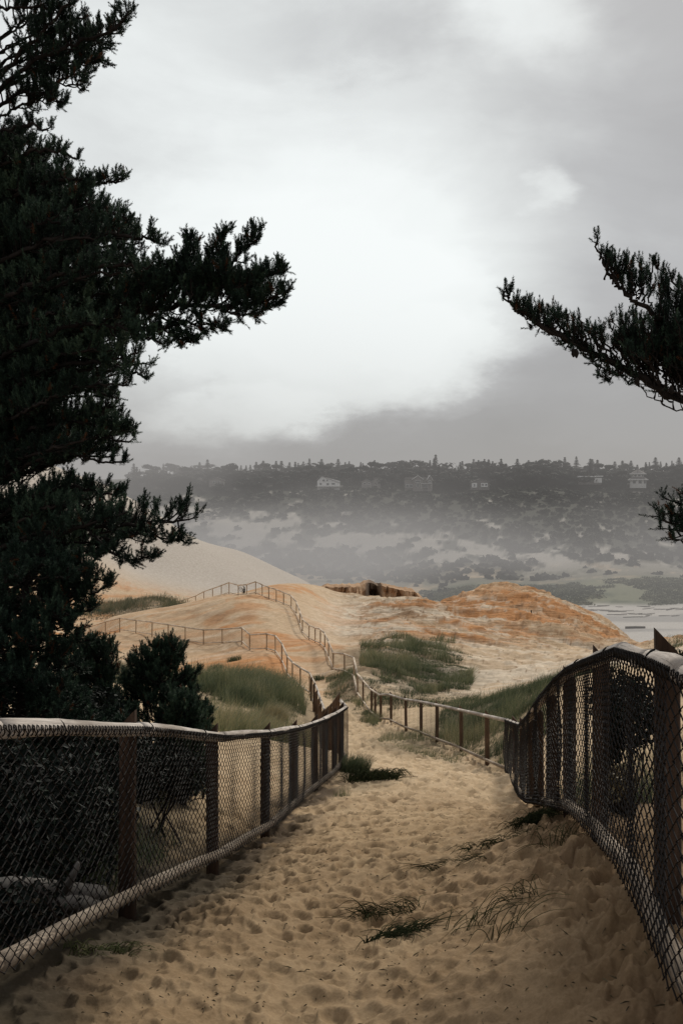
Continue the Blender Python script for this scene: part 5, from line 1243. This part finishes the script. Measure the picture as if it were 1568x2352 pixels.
def cloud(u, v, ru, rv, inner, outer):
    p = P(u, v, 1.0); p = p / np.linalg.norm(p)
    s = vadd(dirv, tuple(p), 'SUBTRACT'); s = vadd(s.outputs[0], (F / ru, 1.0, F / rv), 'MULTIPLY')
    l = nt.nodes.new('ShaderNodeVectorMath'); l.operation = 'LENGTH'; nt.links.new(s.outputs[0], l.inputs[0])
    return MR(l.outputs['Value'], inner, outer, 1.0, 0.0)
def mul(a, b_): return MM('MULTIPLY', a, b_)
val = .43
terms = [(cloud(480, 350, 950, 760, .25, 1.3), .345), (cloud(740, 640, 560, 430, .3, 1.1), .20), (cloud(760, 740, 430, 240, .74, 1.04), .09), (cloud(560, 925, 240, 60, .5, 1.1), .16),
         (cloud(1010, 800, 190, 110, .5, 1.1), .12), (cloud(1195, 40, 190, 110, .2, 1.2), .20), (cloud(1252, 416, 50, 34, .1, 1.6), .15),
         (cloud(1600, 960, 480, 270, .78, 1.03), -.17), (cloud(1350, 520, 330, 150, .3, 1.2), -.04), (cloud(980, 1050, 420, 135, .55, 1.08), -.22), (cloud(820, 1000, 150, 75, .5, 1.1), -.07), (cloud(1080, 960, 130, 85, .5, 1.1), -.07), (cloud(640, 1070, 1000, 85, .4, 1.1), -.18),
         (cloud(820, 100, 330, 90, .2, 1.2), -.11), (cloud(760, 370, 320, 70, .2, 1.2), -.05), (cloud(330, 330, 180, 60, .2, 1.2), -.04)]
acc = None
for t, a in terms:
    q_ = mul(t, a); acc = q_ if acc is None else MM('ADD', acc, q_)
acc = MM('ADD', acc, val)
n3 = N(nt, 'ShaderNodeTexNoise', Scale=4.2, Detail=7.0, Roughness=.55, Distortion=.5); nt.links.new(mp.outputs[0], n3.inputs['Vector'])
fine = MM('ADD', MR(n2.outputs[0], .3, .7, -.03, .03, False), MR(n3.outputs[0], .35, .68, -.07, .06, False)); acc = MM('ADD', acc, fine)
cr = ramp(nt, [(0, (.33, .328, .330)), (.30, (.365, .364, .368)), (.5, (.48, .485, .490)), (.68, (.70, .72, .715)), (.88, (.90, .935, .925)), (1.0, (.95, .985, .975))], acc)
sc_ = vadd(sky.outputs[0], (.09, .09, .09), 'MULTIPLY')
c = mixc(nt, cr.outputs[0], sc_.outputs[0], .05)
nt.links.new(c, bg.inputs[0]); bg.inputs[1].default_value = 1.0

sd = bpy.data.lights.new('sun', 'SUN'); sd.energy = 2.3; sd.angle = math.radians(9); sd.color = (1, .93, .82)
so = bpy.data.objects.new('sun', sd); COL.objects.link(so)
el, az = math.radians(SUN_EL), math.radians(SUN_AZ)
dv = Vector((math.sin(az) * math.cos(el), math.cos(az) * math.cos(el), math.sin(el)))
so.rotation_euler = (-dv).to_track_quat('-Z', 'Y').to_euler()

# ------------------------------------------------------------------ camera
cd = bpy.data.cameras.new('camera'); cam = bpy.data.objects.new('camera', cd); COL.objects.link(cam)
cd.sensor_fit = 'VERTICAL'; cd.sensor_height = 36; cd.sensor_width = 24; cd.lens = 35.0
cd.clip_start = .05; cd.clip_end = 5000
cam.location = (0, 0, 0); cam.rotation_euler = (math.radians(90), 0, 0)
scene.camera = cam
scene.view_settings.view_transform = 'Standard'; scene.view_settings.look = 'None'; scene.view_settings.exposure = 0
scene.cycles.max_bounces = 6; scene.cycles.volume_bounces = 0; scene.cycles.volume_step_rate = 1.5; scene.cycles.volume_max_steps = 64; scene.cycles.transparent_max_bounces = 8
